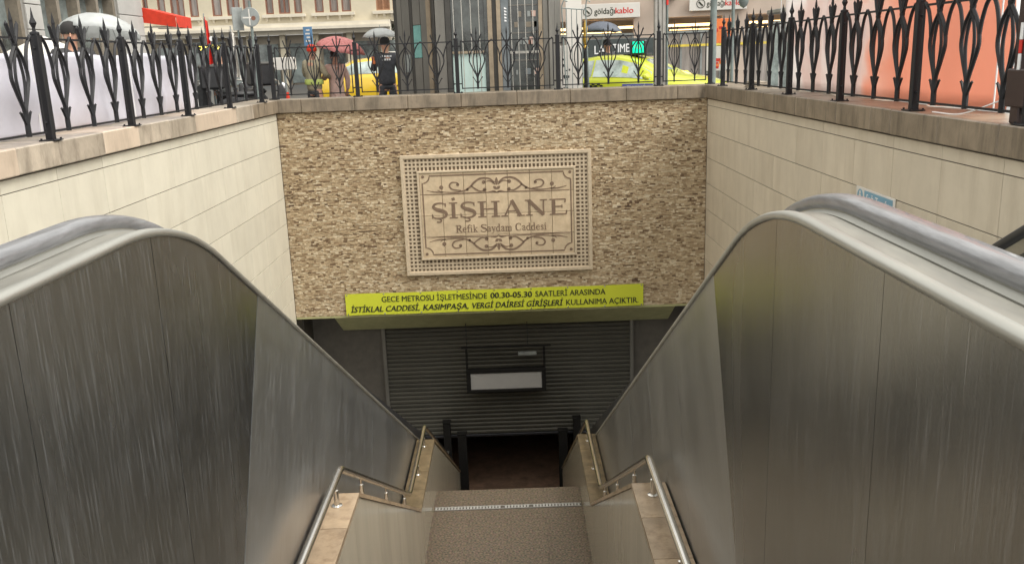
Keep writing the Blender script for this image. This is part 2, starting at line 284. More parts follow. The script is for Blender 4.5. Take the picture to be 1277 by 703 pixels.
# ------------------------------------------------------------------ mesh helpers
class MB:
    def __init__(s): s.v = []; s.f = []; s.mi = []; s.uv = None
    def add(s, vs, fs, mi=0):
        o = len(s.v); s.v += [tuple(p) for p in vs]; s.f += [tuple(i+o for i in f) for f in fs]; s.mi += [mi]*len(fs)
    def box(s, x0, x1, y0, y1, z0, z1, mi=0):
        s.add([(x0, y0, z0), (x1, y0, z0), (x1, y1, z0), (x0, y1, z0), (x0, y0, z1), (x1, y0, z1), (x1, y1, z1), (x0, y1, z1)],
              [(0, 3, 2, 1), (4, 5, 6, 7), (0, 1, 5, 4), (1, 2, 6, 5), (2, 3, 7, 6), (3, 0, 4, 7)], mi)
    def bbox(s, x0, x1, y0, y1, z0, z1, b=0.006, mi=0):
        """box with chamfered vertical and horizontal edges on all sides"""
        bm = bmesh.new(); bmesh.ops.create_cube(bm, size=1)
        for v in bm.verts:
            v.co = Vector((x0+(v.co.x+.5)*(x1-x0), y0+(v.co.y+.5)*(y1-y0), z0+(v.co.z+.5)*(z1-z0)))
        bmesh.ops.bevel(bm, geom=bm.edges[:], offset=b, segments=1, affect='EDGES')
        s.add([v.co[:] for v in bm.verts], [[v.index for v in f.verts] for f in bm.faces], mi); bm.free()
    def prism(s, pts, axis, a0, a1, mi=0):
        """polygon (2-D pts) extruded along axis 0/1/2"""
        def P(p, a):
            q = list(p); q.insert(axis, a); return tuple(q)
        n = len(pts); vs = [P(p, a0) for p in pts]+[P(p, a1) for p in pts]
        fs = [tuple(range(n)), tuple(range(2*n-1, n-1, -1))]+[((i+1) % n, i, n+i, n+(i+1) % n) for i in range(n)]
        s.add(vs, fs, mi)
    def tube(s, pts, r, n=8, mi=0, closed=False, caps=True, flat=1.0):
        pts = [Vector(p) for p in pts]; m = len(pts)
        rr = r if isinstance(r, (list, tuple)) else [r]*m
        up = None; vs = []
        for i, p in enumerate(pts):
            a = pts[(i-1) % m] if (i > 0 or closed) else p; b = pts[(i+1) % m] if (i < m-1 or closed) else p
            t = (b-a)
            if t.length < 1e-9: t = Vector((0, 0, 1))
            t.normalize()
            if up is None:
                up = Vector((0, 0, 1)) if abs(t.z) < 0.9 else Vector((1, 0, 0))
            u = up-t*up.dot(t)
            if u.length < 1e-6: u = t.orthogonal()
            u.normalize(); up = u; wv = t.cross(u)
            for k in range(n):
                an = 2*PI*k/n+PI/n
                vs.append(p+u*(math.cos(an)*rr[i]*flat)+wv*(math.sin(an)*rr[i]))
        fs = []
        for i in range(m if closed else m-1):
            j = (i+1) % m
            for k in range(n):
                k2 = (k+1) % n; fs.append((i*n+k, i*n+k2, j*n+k2, j*n+k))
        if caps and not closed:
            fs.append(tuple(range(n-1, -1, -1))); fs.append(tuple((m-1)*n+k for k in range(n)))
        s.add(vs, fs, mi)
    def lathe(s, prof, n=12, c=(0, 0, 0), mi=0, axis='z', sx=1, sy=1):
        vs = []; m = len(prof)
        for r, h in prof:
            for k in range(n):
                a = 2*PI*k/n; x, y = r*math.cos(a)*sx, r*math.sin(a)*sy
                p = (x, y, h) if axis == 'z' else ((x, h, y) if axis == 'y' else (h, x, y))
                vs.append((p[0]+c[0], p[1]+c[1], p[2]+c[2]))
        fs = [(i*n+k, i*n+(k+1) % n, (i+1)*n+(k+1) % n, (i+1)*n+k) for i in range(m-1) for k in range(n)]
        fs += [tuple(range(n-1, -1, -1)), tuple((m-1)*n+k for k in range(n))]
        s.add(vs, fs, mi)
    def mesh(s, name, mats, smooth=False, uvf=None):
        me = bpy.data.meshes.new(name); me.from_pydata(s.v, [], s.f)
        mats = mats if isinstance(mats, (list, tuple)) else [mats]
        for m in mats: me.materials.append(m)
        if len(mats) > 1:
            for p, i in zip(me.polygons, s.mi): p.material_index = i
        if uvf:
            ul = me.uv_layers.new(name='UVMap')
            for l in me.loops: ul.data[l.index].uv = uvf(me.vertices[l.vertex_index].co)
        bm = bmesh.new(); bm.from_mesh(me); bmesh.ops.recalc_face_normals(bm, faces=bm.faces[:]); bm.to_mesh(me); bm.free()
        if smooth:
            me.polygons.foreach_set('use_smooth', [True]*len(me.polygons))
            try: me.set_sharp_from_angle(angle=math.radians(38))
            except Exception: pass
        return me
    def build(s, name, mats, parent=None, smooth=False, uvf=None, loc=None):
        return link(name, s.mesh(name, mats, smooth, uvf), parent, loc)

def link(name, me, parent=None, loc=None, rot=None, scale=None):
    o = bpy.data.objects.new(name, me); COL.objects.link(o)
    if parent: o.parent = parent
    if loc: o.location = loc
    if rot: o.rotation_euler = rot
    if scale: o.scale = scale
    return o
def tag(o, label=None, cat=None, group=None, kind=None):
    if label: o['label'] = label
    if cat: o['category'] = cat
    if group: o['group'] = group
    if kind: o['kind'] = kind
    return o
def thing(name, label, cat, loc=(0, 0, 0), rz=0, group=None):
    o = bpy.data.objects.new(name, None); COL.objects.link(o); o.empty_display_size = 0.2
    o.location = loc; o.rotation_euler = (0, 0, rz); tag(o, label, cat, group); return o
def dup(root, loc, rz=None, label=None, group=None):
    def cp(o, par):
        c = o.copy(); COL.objects.link(c)
        if par: c.parent = par
        for ch in list(o.children): cp(ch, c)
        return c
    r = cp(root, None); r.location = loc
    if rz is not None: r.rotation_euler = (0, 0, rz)
    if label: r['label'] = label
    if group: r['group'] = group
    return r
def text_mesh(txt, size=1.0, bold=0.0, shear=0.0, name='lettering', extrude=0.0):
    cu = bpy.data.curves.new(name, 'FONT'); cu.body = txt; cu.size = size; cu.offset = bold; cu.shear = shear; cu.extrude = extrude; cu.resolution_u = 3
    o = bpy.data.objects.new(name, cu); COL.objects.link(o)
    dg = bpy.context.evaluated_depsgraph_get(); dg.update()
    me = bpy.data.meshes.new_from_object(o.evaluated_get(dg)); bpy.data.objects.remove(o); bpy.data.curves.remove(cu)
    return me
def lettering(txt, m, parent, x0, x1, zb, cap, y, bold=0.0, shear=0.0, name='lettering', rz=0.0, fit=True):
    """flat print facing -y between x0 and x1 (before rz), baseline zb, capital height cap"""
    me = text_mesh(txt, 1.0, 0.0, shear, name); me.materials.clear(); me.materials.append(m)
    if bold:                                   # heavier print: stacked thin impressions, each a hair in front of the last
        bm = bmesh.new(); bm.from_mesh(me); base = bm.faces[:]
        for n_, dx in enumerate((-1, 1)):
            r = bmesh.ops.duplicate(bm, geom=bm.verts[:len(me.vertices)]+bm.edges[:len(me.edges)]+base)
            for v in r['geom']:
                if isinstance(v, bmesh.types.BMVert): v.co.x += dx*bold; v.co.y += dx*bold*.5; v.co.z = -.0004*(n_+1)
            bm.verts.ensure_lookup_table(); bm.edges.ensure_lookup_table()
        bm.to_mesh(me); bm.free()
    xs = [v.co.x for v in me.vertices]; a, b = min(xs), max(xs)
    k = (x1-x0)/(b-a) if fit else cap/0.73; kz = cap/0.73
    for v in me.vertices:
        x, z = (v.co.x-a)*k+x0, v.co.y*kz+zb
        v.co = Vector((x, y+v.co.z, z))
    o = link(name, me, parent)
    if rz: o.rotation_euler = (0, 0, rz)
    return o
def spline(pts, n=8):
    """Catmull-Rom through pts"""
    P = [Vector(p) for p in pts]; P = [P[0]*2-P[1]]+P+[P[-1]*2-P[-2]]; out = []
    for i in range(1, len(P)-2):
        for k in range(n):
            t = k/n; a, b, c, d = P[i-1:i+3]
            out.append(0.5*((2*b)+(c-a)*t+(2*a-5*b+4*c-d)*t*t+(3*b-a-3*c+d)*t**3))
    out.append(P[-2]); return out
def ribbon(mb, pts, wd, y0, y1):
    """flat ribbon along 2-D (x,z) pts, width list wd, between depths y0 (front) and y1"""
    m = len(pts); L = []; R = []
    for i, p in enumerate(pts):
        a = pts[max(0, i-1)]; b = pts[min(m-1, i+1)]
        t = (Vector(b)-Vector(a)).normalized(); n = Vector((-t.y, t.x)); wv = wd[i] if isinstance(wd, list) else wd
        L.append(Vector(p)+n*wv/2); R.append(Vector(p)-n*wv/2)
    vs = [(q.x, y0, q.y) for q in L]+[(q.x, y0, q.y) for q in R]+[(q.x, y1, q.y) for q in L]+[(q.x, y1, q.y) for q in R]
    fs = []
    for i in range(m-1):
        fs += [(i, i+1, m+i+1, m+i), (i, 2*m+i, 2*m+i+1, i+1), (m+i, m+i+1, 3*m+i+1, 3*m+i)]
    fs += [(0, m, 3*m, 2*m), (m-1, 3*m-1, 4*m-1, 2*m-1)]
    mb.add(vs, fs)

# ================================================================== GROUND
WL, WR, YB, XC = -3.58, 3.08, 14.0, -0.17           # well walls, back wall, stair axis
def gz(x): return 0.08-0.03*max(-10, min(8, x))
def ground():
    mb = MB(); xs = [-900, -60, -10, -4.06, 3.56, 8, 60, 900]
    def quad(x0, x1, y0, y1):
        mb.add([(x0, y0, gz(x0)), (x1, y0, gz(x1)), (x1, y1, gz(x1)), (x0, y1, gz(x0))], [(0, 1, 2, 3)])
    for a, b in zip(xs[:-1], xs[1:]):
        quad(a, b, 14.52, 1200); quad(a, b, -300, -1.2)
        if b <= -4 or a >= 3.5: quad(a, b, -1.2, 14.52)
    o = mb.build('ground', M_['asphalt']); tag(o, kind='structure')
    mb = MB(); k = 0.13
    for a, b in ((-4.9, -4.06),): mb.add([(a, -1.2, gz(a)+k), (b, -1.2, gz(b)+k), (b, 16.6, gz(b)+k), (a, 16.6, gz(a)+k)], [(0, 1, 2, 3)])
    for a, b in ((3.56, 6),): mb.add([(a, -1.2, gz(a)+k), (b, -1.2, gz(b)+k), (b, 16.6, gz(b)+k), (a, 16.6, gz(a)+k)], [(0, 1, 2, 3)])
    mb.add([(-4.06, 14.52, gz(-4.06)+k), (3.56, 14.52, gz(3.56)+k), (3.56, 16.6, gz(3.56)+k), (-4.06, 16.6, gz(-4.06)+k)], [(0, 1, 2, 3)])
    tag(mb.build('pavement', M_['paving']), kind='structure')
    mb = MB(); mb.box(-4.9, 6, 16.6, 16.75, -0.1, 0.19); tag(mb.build('kerb', M_['kerb']), kind='structure')
    mb = MB(); mb.box(-3.58, 3.08, -1.2, 0.25, -0.3, 0.0); tag(mb.build('entrance_landing', M_['granite']), kind='structure')
ground()

# ================================================================== RETAINING WALLS
ROWS = [0.69, 0.29, -0.11, -0.51, -0.92, -1.32, -1.73, -2.14, -2.55, -2.95, -3.35]
def side_wall(side):
    L = side < 0; face = WL if L else WR; s = side
    t = thing('retaining_wall', 'left stairwell wall clad in pale cream slabs under a light limestone coping' if L else
              'right stairwell wall clad in cream slabs tinted tan for shade under a damp stained coping', 'wall', (face, 7, 0))
    inv = Vector((-face, -7, 0))
    mb = MB(); x0, x1 = sorted((face+s*0.025, face+s*0.42)); mb.box(x0, x1, -1.2, 14.45, -6.6, 0.795); mb.build('wall_core', M_['concrete'], t, loc=inv)
    mb = MB(); x0, x1 = sorted((face+s*0.012, face+s*0.025)); mb.box(x0, x1, -1.2, 13.99, -6.6, 0.79); mb.build('joint_backing', M_['joint'], t, loc=inv)
    pm = M_['panelL' if L else 'panelR']; pw = 0.815; gp = 0.0042
    cache = {}
    def slab(y0, y1, z0, z1):
        k = (round(y1-y0, 3), round(z1-z0, 3))
        if k not in cache:
            mb = MB(); a, b = sorted((0, s*0.012)); mb.bbox(a, b, 0, y1-y0-gp, 0.003, z1-z0-.0045, 0.0012); cache[k] = mb.mesh('cladding_panel', pm)
        tilt = random.uniform(-0.0016, 0.0016)
        link('cladding_panel', cache[k], t, (random.uniform(0, 0.0015)*s, y0-7, z0), (0, 0, tilt))
    ysets = []; y = 14.0-(0.0 if L else 0.0)
    off = 6.24 if L else 5.55
    js = sorted([off+pw*i for i in range(-9, 13) if -1.2 < off+pw*i < 13.7]); js = [-1.2]+js+[13.985]
    for r, z in enumerate([0.79]+ROWS[:-1]):
        z2 = ROWS[r]
        for a, b in zip(js[:-1], js[1:]): slab(a, b, z2, z)
    # coping
    y = -1.2; i = 0; ov = 0.05
    while y < 13.94:
        ln = random.choice([0.8, 0.8, 0.76, 0.62, 0.44, 0.8]) if L else random.choice([0.8, 0.8, 0.78, 0.4, 0.8])
        y1 = min(y+ln, 13.945)
        if 13.945-y1 < 0.25: y1 = 13.945
        a, b = sorted((face-s*ov, face+s*0.46)); mb = MB(); mb.bbox(a, b, y+0.003, y1-0.003, 0.805, 1.0, 0.008)
        cen = y
        if L: m = M_['copingN'] if (y < 11.6 and random.random() < 0.5) else (M_['coping'] if y < 12.4 else M_['copingD'])
        else: m = M_['copingD']
        mb.build('coping_stone', m, t, loc=inv+Vector((0, 0, random.uniform(-.002, .002)))); y = y1; i += 1
    return t
side_wall(-1); side_wall(1)

def back_wall():
    t = thing('mosaic_wall', 'stairwell end wall faced with small split brown and cream stones above the shutter', 'wall', (XC, YB, -2.5))
    inv = Vector((-XC, -YB, 2.5))
    mb = MB(); mb.box(WL-0.42, WR+0.42, YB+0.02, YB+0.5, -2.48, 0.795); mb.build('wall_core', M_['mortar'], t, loc=inv)
    # split stones: 9000 tiny pieces, one mesh
    vs = []; fs = []; tone = []
    z = -2.48; rng = random.Random(3)
    px0, px1, pz0, pz1 = -1.70, 1.25, -1.82, 0.06
    patch = [(rng.uniform(WL, WR), rng.uniform(-2.4, 0.7), rng.uniform(0.3, 0.9), rng.uniform(-0.10, 0.10)) for _ in range(34)]
    while z < 0.79:
        h = rng.choice([0.013, 0.017, 0.021, 0.026]); z1 = min(z+h, 0.793)
        x = WL+0.002
        while x < WR-0.004:
            ln = rng.choice([rng.uniform(0.022, 0.06), rng.uniform(0.03, 0.10)]); x1 = min(x+ln, WR-0.002)
            if x1-x < 0.012: break
            if not (x > px0 and x1 < px1 and z > pz0 and z1 < pz1):
                d = rng.uniform(0.0, 0.011); g = 0.0010; o = len(vs); yb = YB+0.02
                y0 = YB-0.008+d; sk = rng.uniform(-0.004, 0.004)
                a, b, c, e = x+g, x1-g, z+g, z1-g
                vs += [(a, y0+sk, c), (b, y0-sk, c), (b, y0-sk+rng.uniform(-.003, .003), e), (a, y0+sk, e), (a, yb, c), (b, yb, c), (b, yb, e), (a, yb, e)]
                fs += [(o, o+1, o+2, o+3), (o, o+4, o+5, o+1), (o+1, o+5, o+6, o+2), (o+2, o+6, o+7, o+3), (o+3, o+7, o+4, o)]
                tv = rng.gauss(0.60, 0.24)
                if rng.random() < 0.06: tv = rng.uniform(0, 0.15)
                cx_, cz_ = (x+x1)/2, (z+z1)/2
                for pxx, pzz, pr, pv in patch:
                    dd = math.hypot(cx_-pxx, (cz_-pzz)*1.4)
                    if dd < pr: tv += pv*(1-dd/pr)
                tv += 0.10*(0.3-(cz_+0.8)/3.2)
                tone.append(max(0, min(1, tv)))
            x = x1
        z = z1
    me = bpy.data.meshes.new('split_stones'); me.from_pydata(vs, [], fs); me.materials.append(M_['stones'])
    at = me.attributes.new('tone', 'FLOAT', 'FACE'); at.data.foreach_set('value', [q for q in tone for _ in range(5)])
    tag(link('split_stones', me, t, inv), kind='stuff')
    # coping
    x = WL-0.46; n = 0
    while x < WR+0.45:
        x1 = min(x+random.choice([0.82, 0.82, 0.79, 0.86]), WR+0.46)
        if WR+0.46-x1 < 0.3: x1 = WR+0.46
        mb = MB(); mb.bbox(x+0.002, x1-0.002, YB-0.05, YB+0.5, 0.80, 1.0, 0.008); mb.build('coping_stone', M_['copingD'], t, loc=inv); x = x1
    # lintel soffit sloping down to the shutter
    mb = MB(); mb.prism([(YB+0.021, -2.479), (YB+0.021, -2.60), (YB+0.03, -2.50), (YB+0.78, -2.95), (YB+0.78, -2.479)], 0, WL+0.62, WR-0.34)
    mb = MB(); mb.prism([(YB-0.004, -2.482), (YB+0.75, -2.955), (YB+0.95, -2.955), (YB+0.95, -2.482)], 0, WL+0.6, WR-0.45); mb.build('sloping_soffit', M_['soffit'], t, loc=inv)
    mb = MB(); mb.box(WL, WR, YB-0.006, YB+0.05, -2.515, -2.4825); mb.build('lintel_edge', M_['soffit'], t, loc=inv)
back_wall()

# ---------------- plaque
def plaque():
    X0, X1, Z0, Z1, cx, cz = -1.72, 1.27, -1.84, 0.085, -0.225, -0.878
    t = thing('station_plaque', 'large carved travertine plaque lettered ŞİŞHANE with scrollwork and a pierced lattice border', 'sign', (cx, YB-0.03, cz))
    inv = Vector((-cx, -(YB-0.03), -cz)); F = YB-0.03
    def frame(name, x0, x1, z0, z1, wd, y0, y1, m):
        mb = MB(); mb.bbox(x0, x1, y0, y1, z1-wd, z1, 0.005); mb.bbox(x0, x1, y0, y1, z0, z0+wd, 0.005)
        mb.bbox(x0, x0+wd, y0+0.001, y1, z0+wd-.002, z1-wd+.002, 0.005); mb.bbox(x1-wd, x1, y0+0.001, y1, z0+wd-.002, z1-wd+.002, 0.005)
        return mb.build(name, m, t, loc=inv)
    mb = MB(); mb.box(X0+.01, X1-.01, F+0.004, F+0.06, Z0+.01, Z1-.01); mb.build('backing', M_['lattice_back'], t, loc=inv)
    frame('outer_moulding', X0, X1, Z0, Z1, 0.055, F-0.035, F+0.055, M_['plaqueF'])
    frame('inner_moulding', X0+.25, X1-.25, Z0+.25, Z1-.25, 0.035, F-0.045, F+0.05, M_['plaqueF'])
    # lattice
    mb = MB(); gx0, gx1, gz0, gz1 = X0+.055, X1-.055, Z0+.055, Z1-.055; ix0, ix1, iz0, iz1 = X0+.25, X1-.25, Z0+.25, Z1-.25
    p = 0.0622; bw = 0.027
    nx = round((gx1-gx0)/p); nz = round((gz1-gz0)/p); pxx = (gx1-gx0)/nx; pzz = (gz1-gz0)/nz
    for i in range(nx+1):
        x = gx0+i*pxx
        if ix0-.01 < x < ix1+.01:
            mb.box(x-bw/2, x+bw/2, F-.012, F+.006, gz0, iz0); mb.box(x-bw/2, x+bw/2, F-.012, F+.006, iz1, gz1)
        else: mb.box(x-bw/2, x+bw/2, F-.012, F+.006, gz0, gz1)
    for i in range(nz+1):
        z = gz0+i*pzz
        if iz0-.01 < z < iz1+.01:
            mb.box(gx0, ix0, F-.0135, F+.004, z-bw/2, z+bw/2); mb.box(ix1, gx1, F-.0135, F+.004, z-bw/2, z+bw/2)
        else: mb.box(gx0, gx1, F-.0135, F+.004, z-bw/2, z+bw/2)
    tag(mb.build('lattice_border', M_['plaqueF'], t, loc=inv), kind='stuff')
    # tiles 7 x 4
    ax0, ax1, az0, az1 = ix0+.035, ix1-.035, iz0+.035, iz1-.035; tw = (ax1-ax0)/7; th = (az1-az0)/4
    mb = MB(); mb.bbox(0.0028, tw-.0028, 0, 0.035, 0.0028, th-.0028, 0.004); me = mb.mesh('travertine_tile', M_['plaque'])
    for i in range(7):
        for j in range(4): link('travertine_tile', me, t, inv+Vector((ax0+i*tw, F-0.03+random.uniform(0, .0015), az0+j*th)))
    y0, y1 = F-0.033, F-0.027
    # engraved border with notched corners
    mb = MB(); bx0, bx1, bz0, bz1 = ax0+.045, ax1-.045, az0+.05, az1-.045; r = 0.115
    path = []
    for (qx, qz, a0) in ((bx1, bz1, 270), (bx0, bz1, 0), (bx0, bz0, 90), (bx1, bz0, 180)):
        # corner arcs curve inwards
        arc = [(qx+r*math.cos(math.radians(a0-k*15)), qz+r*math.sin(math.radians(a0-k*15))) for k in range(7)]
        path += arc
    path.append(path[0]); ribbon(mb, [Vector(q) for q in path], 0.02, y0, y1)
    for qx, qz in ((bx1-.012, bz1-.012), (bx0+.012, bz1-.012), (bx0+.012, bz0+.012), (bx1-.012, bz0+.012)):
        mb.lathe([(0.024, y0), (0.024, y1)], 12, (qx, 0, qz), axis='y')
    mb.build('engraved_border', M_['inlay'], t, loc=inv)
    # scrolls
    def scroll(mb, cz, sg):
        def rb(pts, w0, w1, n=8):
            for mx_ in (1, -1):
                c = spline([Vector((cx+mx_*x, cz+sg*z)) for x, z in pts], n); m = len(c)
                wd = [w0+(w1-w0)*(i/(m-1)) for i in range(m)]; wd = [max(.009, 1.45*q*(0.5+0.5*math.sin(PI*min(1, (i+1)/m*1.15)))) for i, q in enumerate(wd)]
                ribbon(mb, c, wd, y0, y1)
        def dot(x, z, rr, e=1.0):
            rr *= 1.25
            for mx_ in (1, -1): mb.lathe([(rr, y0), (rr, y1)], 10, (cx+mx_*x, 0, cz+sg*z), axis='y', sy=e)
        rb([(0.03, 0.06), (0.12, 0.125), (0.25, 0.13), (0.35, 0.07), (0.42, 0.0), (0.52, -0.055), (0.68, -0.075), (0.86, -0.06), (0.93, -0.03)], 0.026, 0.014)
        rb([(0.40, 0.02), (0.34, -0.03), (0.26, -0.07), (0.17, -0.05)], 0.02, 0.014)
        rb([(0.02, 0.03), (0.1, 0.085), (0.19, 0.075)], 0.02, 0.012)
        rb([(0.56, -0.05), (0.69, -0.03), (0.74, 0.03), (0.70, 0.08), (0.62, 0.075), (0.60, 0.045)], 0.02, 0.014)
        rb([(0.84, -0.065), (0.97, -0.06), (1.10, -0.03)], 0.018, 0.01)
        rb([(0.02, -0.09), (0.5, -0.095), (0.9, -0.10), (1.14, -0.095)], 0.014, 0.010)
        rb([(0.0, -0.10), (0.05, -0.075), (0.12, -0.085)], 0.018, 0.012)
        dot(0.2, 0.07, 0.024); dot(0.19, -0.05, 0.024); dot(0.61, 0.045, 0.02); dot(0.87, 0.01, 0.026); dot(0.46, -0.04, 0.016)
        for an, l, wv in ((0, 0.12, 0.05), (50, 0.07, 0.045), (-50, 0.07, 0.045)):
            a = math.radians(an); o = Vector((cx, cz+sg*(0.02 if an == 0 else -0.045)))
            d = Vector((math.sin(a), sg*math.cos(a))); c = [o+d*l*k/6 for k in range(7)]
            ribbon(mb, c, [max(.004, wv*math.sin(PI*(k+.3)/6.6)) for k in range(7)], y0, y1)
    mb = MB(); scroll(mb, -0.44, 1); mb.build('engraved_scroll', M_['inlay'], t, loc=inv)
    mb = MB(); scroll(mb, -1.325, -1); mb.build('engraved_scroll', M_['inlay'], t, loc=inv)
    # ---- engraved roman letters built from strokes: x advance, cap height 1
    def strokes(ch):
        T, t_ = 0.17, 0.055; out = []   # (pts, width or list)
        def ser(x, z, wv=0.34): out.append(([(x-wv/2, z), (x+wv/2, z)], t_))
        b0, b1 = t_/2, 1-t_/2
        if ch in 'SŞ':
            c = [(0.66, 0.80), (0.62, 0.93), (0.42, 0.985), (0.20, 0.93), (0.11, 0.75), (0.24, 0.60), (0.45, 0.50), (0.64, 0.38), (0.68, 0.20), (0.54, 0.05), (0.30, 0.015), (0.10, 0.09), (0.05, 0.24)]
            sp = spline([Vector(q) for q in c], 5); m = len(sp)
            out.append((sp, [0.055+0.13*math.exp(-((i/(m-1)-.5)/.23)**2) for i in range(m)]))
            out.append(([(0.67, 0.74), (0.67, 0.98)], 0.04)); out.append(([(0.05, 0.02), (0.05, 0.30)], 0.04))
            w_ = 0.74
            if ch == 'Ş': out.append((spline([Vector(q) for q in ((0.36, -0.02), (0.46, -0.13), (0.38, -0.22), (0.24, -0.20))], 4), 0.065))
        elif ch in 'Iİ':
            out.append(([(0.2, 0), (0.2, 1)], T)); ser(0.2, b0, .38); ser(0.2, b1, .38); w_ = 0.4
            if ch == 'İ': out.append(([(0.14, 1.19), (0.28, 1.25)], 0.13))
        elif ch == 'H':
            for x in (0.2, 0.82): out.append(([(x, 0), (x, 1)], T)); ser(x, b0, .38); ser(x, b1, .38)
            out.append(([(0.2, 0.52), (0.82, 0.52)], t_)); w_ = 1.02
        elif ch == 'A':
            out.append(([(0.12, 0), (0.48, 1.0)], 0.07)); out.append(([(0.45, 1.02), (0.84, 0)], T)); out.append(([(0.24, 0.33), (0.72, 0.33)], t_)); ser(0.12, b0, .3); ser(0.86, b0, .36); w_ = 0.98
        elif ch == 'N':
            out.append(([(0.18, 0), (0.18, 1)], 0.07)); out.append(([(0.16, 0.98), (0.84, 0.02)], T)); out.append(([(0.84, 0), (0.84, 1)], 0.07)); ser(0.18, b0, .32); ser(0.14, b1, .28); ser(0.84, b1, .32); w_ = 1.02
        elif ch == 'E':
            out.append(([(0.2, 0), (0.2, 1)], T)); out.append(([(0.02, b1), (0.74, b1)], t_)); out.append(([(0.02, b0), (0.78, b0)], t_)); out.append(([(0.2, 0.52), (0.58, 0.52)], t_))
            out.append(([(0.72, 0.76), (0.74, 1)], 0.06)); out.append(([(0.76, 0), (0.80, 0.27)], 0.06)); out.append(([(0.58, 0.42), (0.58, 0.62)], 0.05)); w_ = 0.84
        elif ch == 'R':
            out.append(([(0.18, 0), (0.18, 1)], 0.13)); out.append(([(0.02, b0), (0.36, b0)], t_)); out.append(([(0.02, b1), (0.4, b1)], t_))
            out.append((spline([Vector(q) for q in ((0.3, 0.97), (0.5, 0.94), (0.6, 0.76), (0.5, 0.56), (0.2, 0.51))], 5), [0.06+0.07*math.sin(PI*i/20) for i in range(21)])); out.append(([(0.36, 0.5), (0.68, 0.02)], 0.13)); out.append(([(0.6, b0), (0.78, b0)], t_)); w_ = 0.76
        elif ch == 'C':
            sp = spline([Vector(q) for q in ((0.66, 0.76), (0.56, 0.94), (0.4, 0.97), (0.18, 0.86), (0.1, 0.5), (0.18, 0.15), (0.4, 0.03), (0.56, 0.06), (0.68, 0.24))], 4); m = len(sp)
            out.append((sp, [0.05+0.1*math.exp(-((i/(m-1)-.5)/.2)**2) for i in range(m)])); out.append(([(0.66, 0.7), (0.66, 0.98)], 0.04)); w_ = 0.76
        elif ch == 'e':
            out.append((spline([Vector(q) for q in ((0.08, 0.38), (0.42, 0.38), (0.40, 0.56), (0.25, 0.64), (0.10, 0.5), (0.07, 0.3), (0.14, 0.1), (0.3, 0.03), (0.46, 0.14))], 4), [0.05]*8+[0.06+0.05*math.sin(PI*i/24) for i in range(25)])); w_ = 0.5
        elif ch == 'f':
            out.append((spline([Vector(q) for q in ((0.42, 0.93), (0.30, 1.0), (0.17, 0.88), (0.15, 0.6), (0.15, 0.02))], 4), 0.1)); out.append(([(0.02, 0.62), (0.36, 0.62)], t_)); out.append(([(0.02, b0), (0.3, b0)], t_)); w_ = 0.34
        elif ch == 'i':
            out.append(([(0.15, 0), (0.15, 0.66)], 0.1)); out.append(([(0.03, b0), (0.28, b0)], t_)); out.append(([(0.04, 0.63), (0.15, 0.63)], t_)); out.append(([(0.10, 0.87), (0.20, 0.87)], 0.11)); w_ = 0.3
        elif ch == 'k':
            out.append(([(0.15, 0), (0.15, 1)], 0.1)); out.append(([(0.03, b0), (0.28, b0)], t_)); out.append(([(0.03, b1), (0.15, b1)], t_)); out.append(([(0.16, 0.28), (0.44, 0.63)], 0.05)); out.append(([(0.24, 0.38), (0.47, 0.02)], 0.1)); out.append(([(0.34, 0.63), (0.54, 0.63)], t_)); out.append(([(0.36, b0), (0.56, b0)], t_)); w_ = 0.55
        elif ch == 'a':
            out.append((spline([Vector(q) for q in ((0.08, 0.5), (0.12, 0.62), (0.28, 0.63), (0.35, 0.5), (0.35, 0.1), (0.44, 0.04))], 4), 0.085)); out.append((spline([Vector(q) for q in ((0.34, 0.40), (0.16, 0.32), (0.08, 0.18), (0.14, 0.05), (0.26, 0.05), (0.35, 0.15))], 4), 0.07)); w_ = 0.47
        elif ch == 'y':
            out.append(([(0.1, 0.65), (0.29, 0.06)], 0.1)); out.append((spline([Vector(q) for q in ((0.44, 0.65), (0.28, 0.05), (0.2, -0.18), (0.06, -0.22))], 4), 0.055)); out.append(([(0.0, 0.63), (0.22, 0.63)], t_)); out.append(([(0.34, 0.63), (0.52, 0.63)], t_)); w_ = 0.5
        elif ch == 'd':
            out.append(([(0.4, 0), (0.4, 1)], 0.1)); out.append(([(0.28, b1), (0.4, b1)], t_)); out.append(([(0.4, b0), (0.52, b0)], t_))
            out.append((spline([Vector(q) for q in ((0.38, 0.56), (0.26, 0.64), (0.1, 0.52), (0.07, 0.3), (0.13, 0.08), (0.25, 0.02), (0.38, 0.12))], 4), [0.05+0.06*math.sin(PI*i/24) for i in range(25)])); w_ = 0.54
        elif ch == 'm':
            for x in (0.14, 0.42, 0.70): out.append(([(x, 0), (x, 0.55)], 0.1)); out.append(([(x-.11, b0), (x+.12, b0)], t_))
            for x in (0.14, 0.42): out.append((spline([Vector(q) for q in ((x, 0.48), (x+.1, 0.61), (x+.22, 0.62), (x+.28, 0.5))], 4), 0.075))
            out.append(([(0.03, 0.63), (0.17, 0.63)], t_)); w_ = 0.84
        elif ch == 's':
            out.append((spline([Vector(q) for q in ((0.33, 0.5), (0.24, 0.63), (0.1, 0.56), (0.12, 0.42), (0.28, 0.28), (0.32, 0.12), (0.2, 0.02), (0.06, 0.12))], 4), 0.08)); w_ = 0.4
        else: w_ = 0.28
        return out, w_
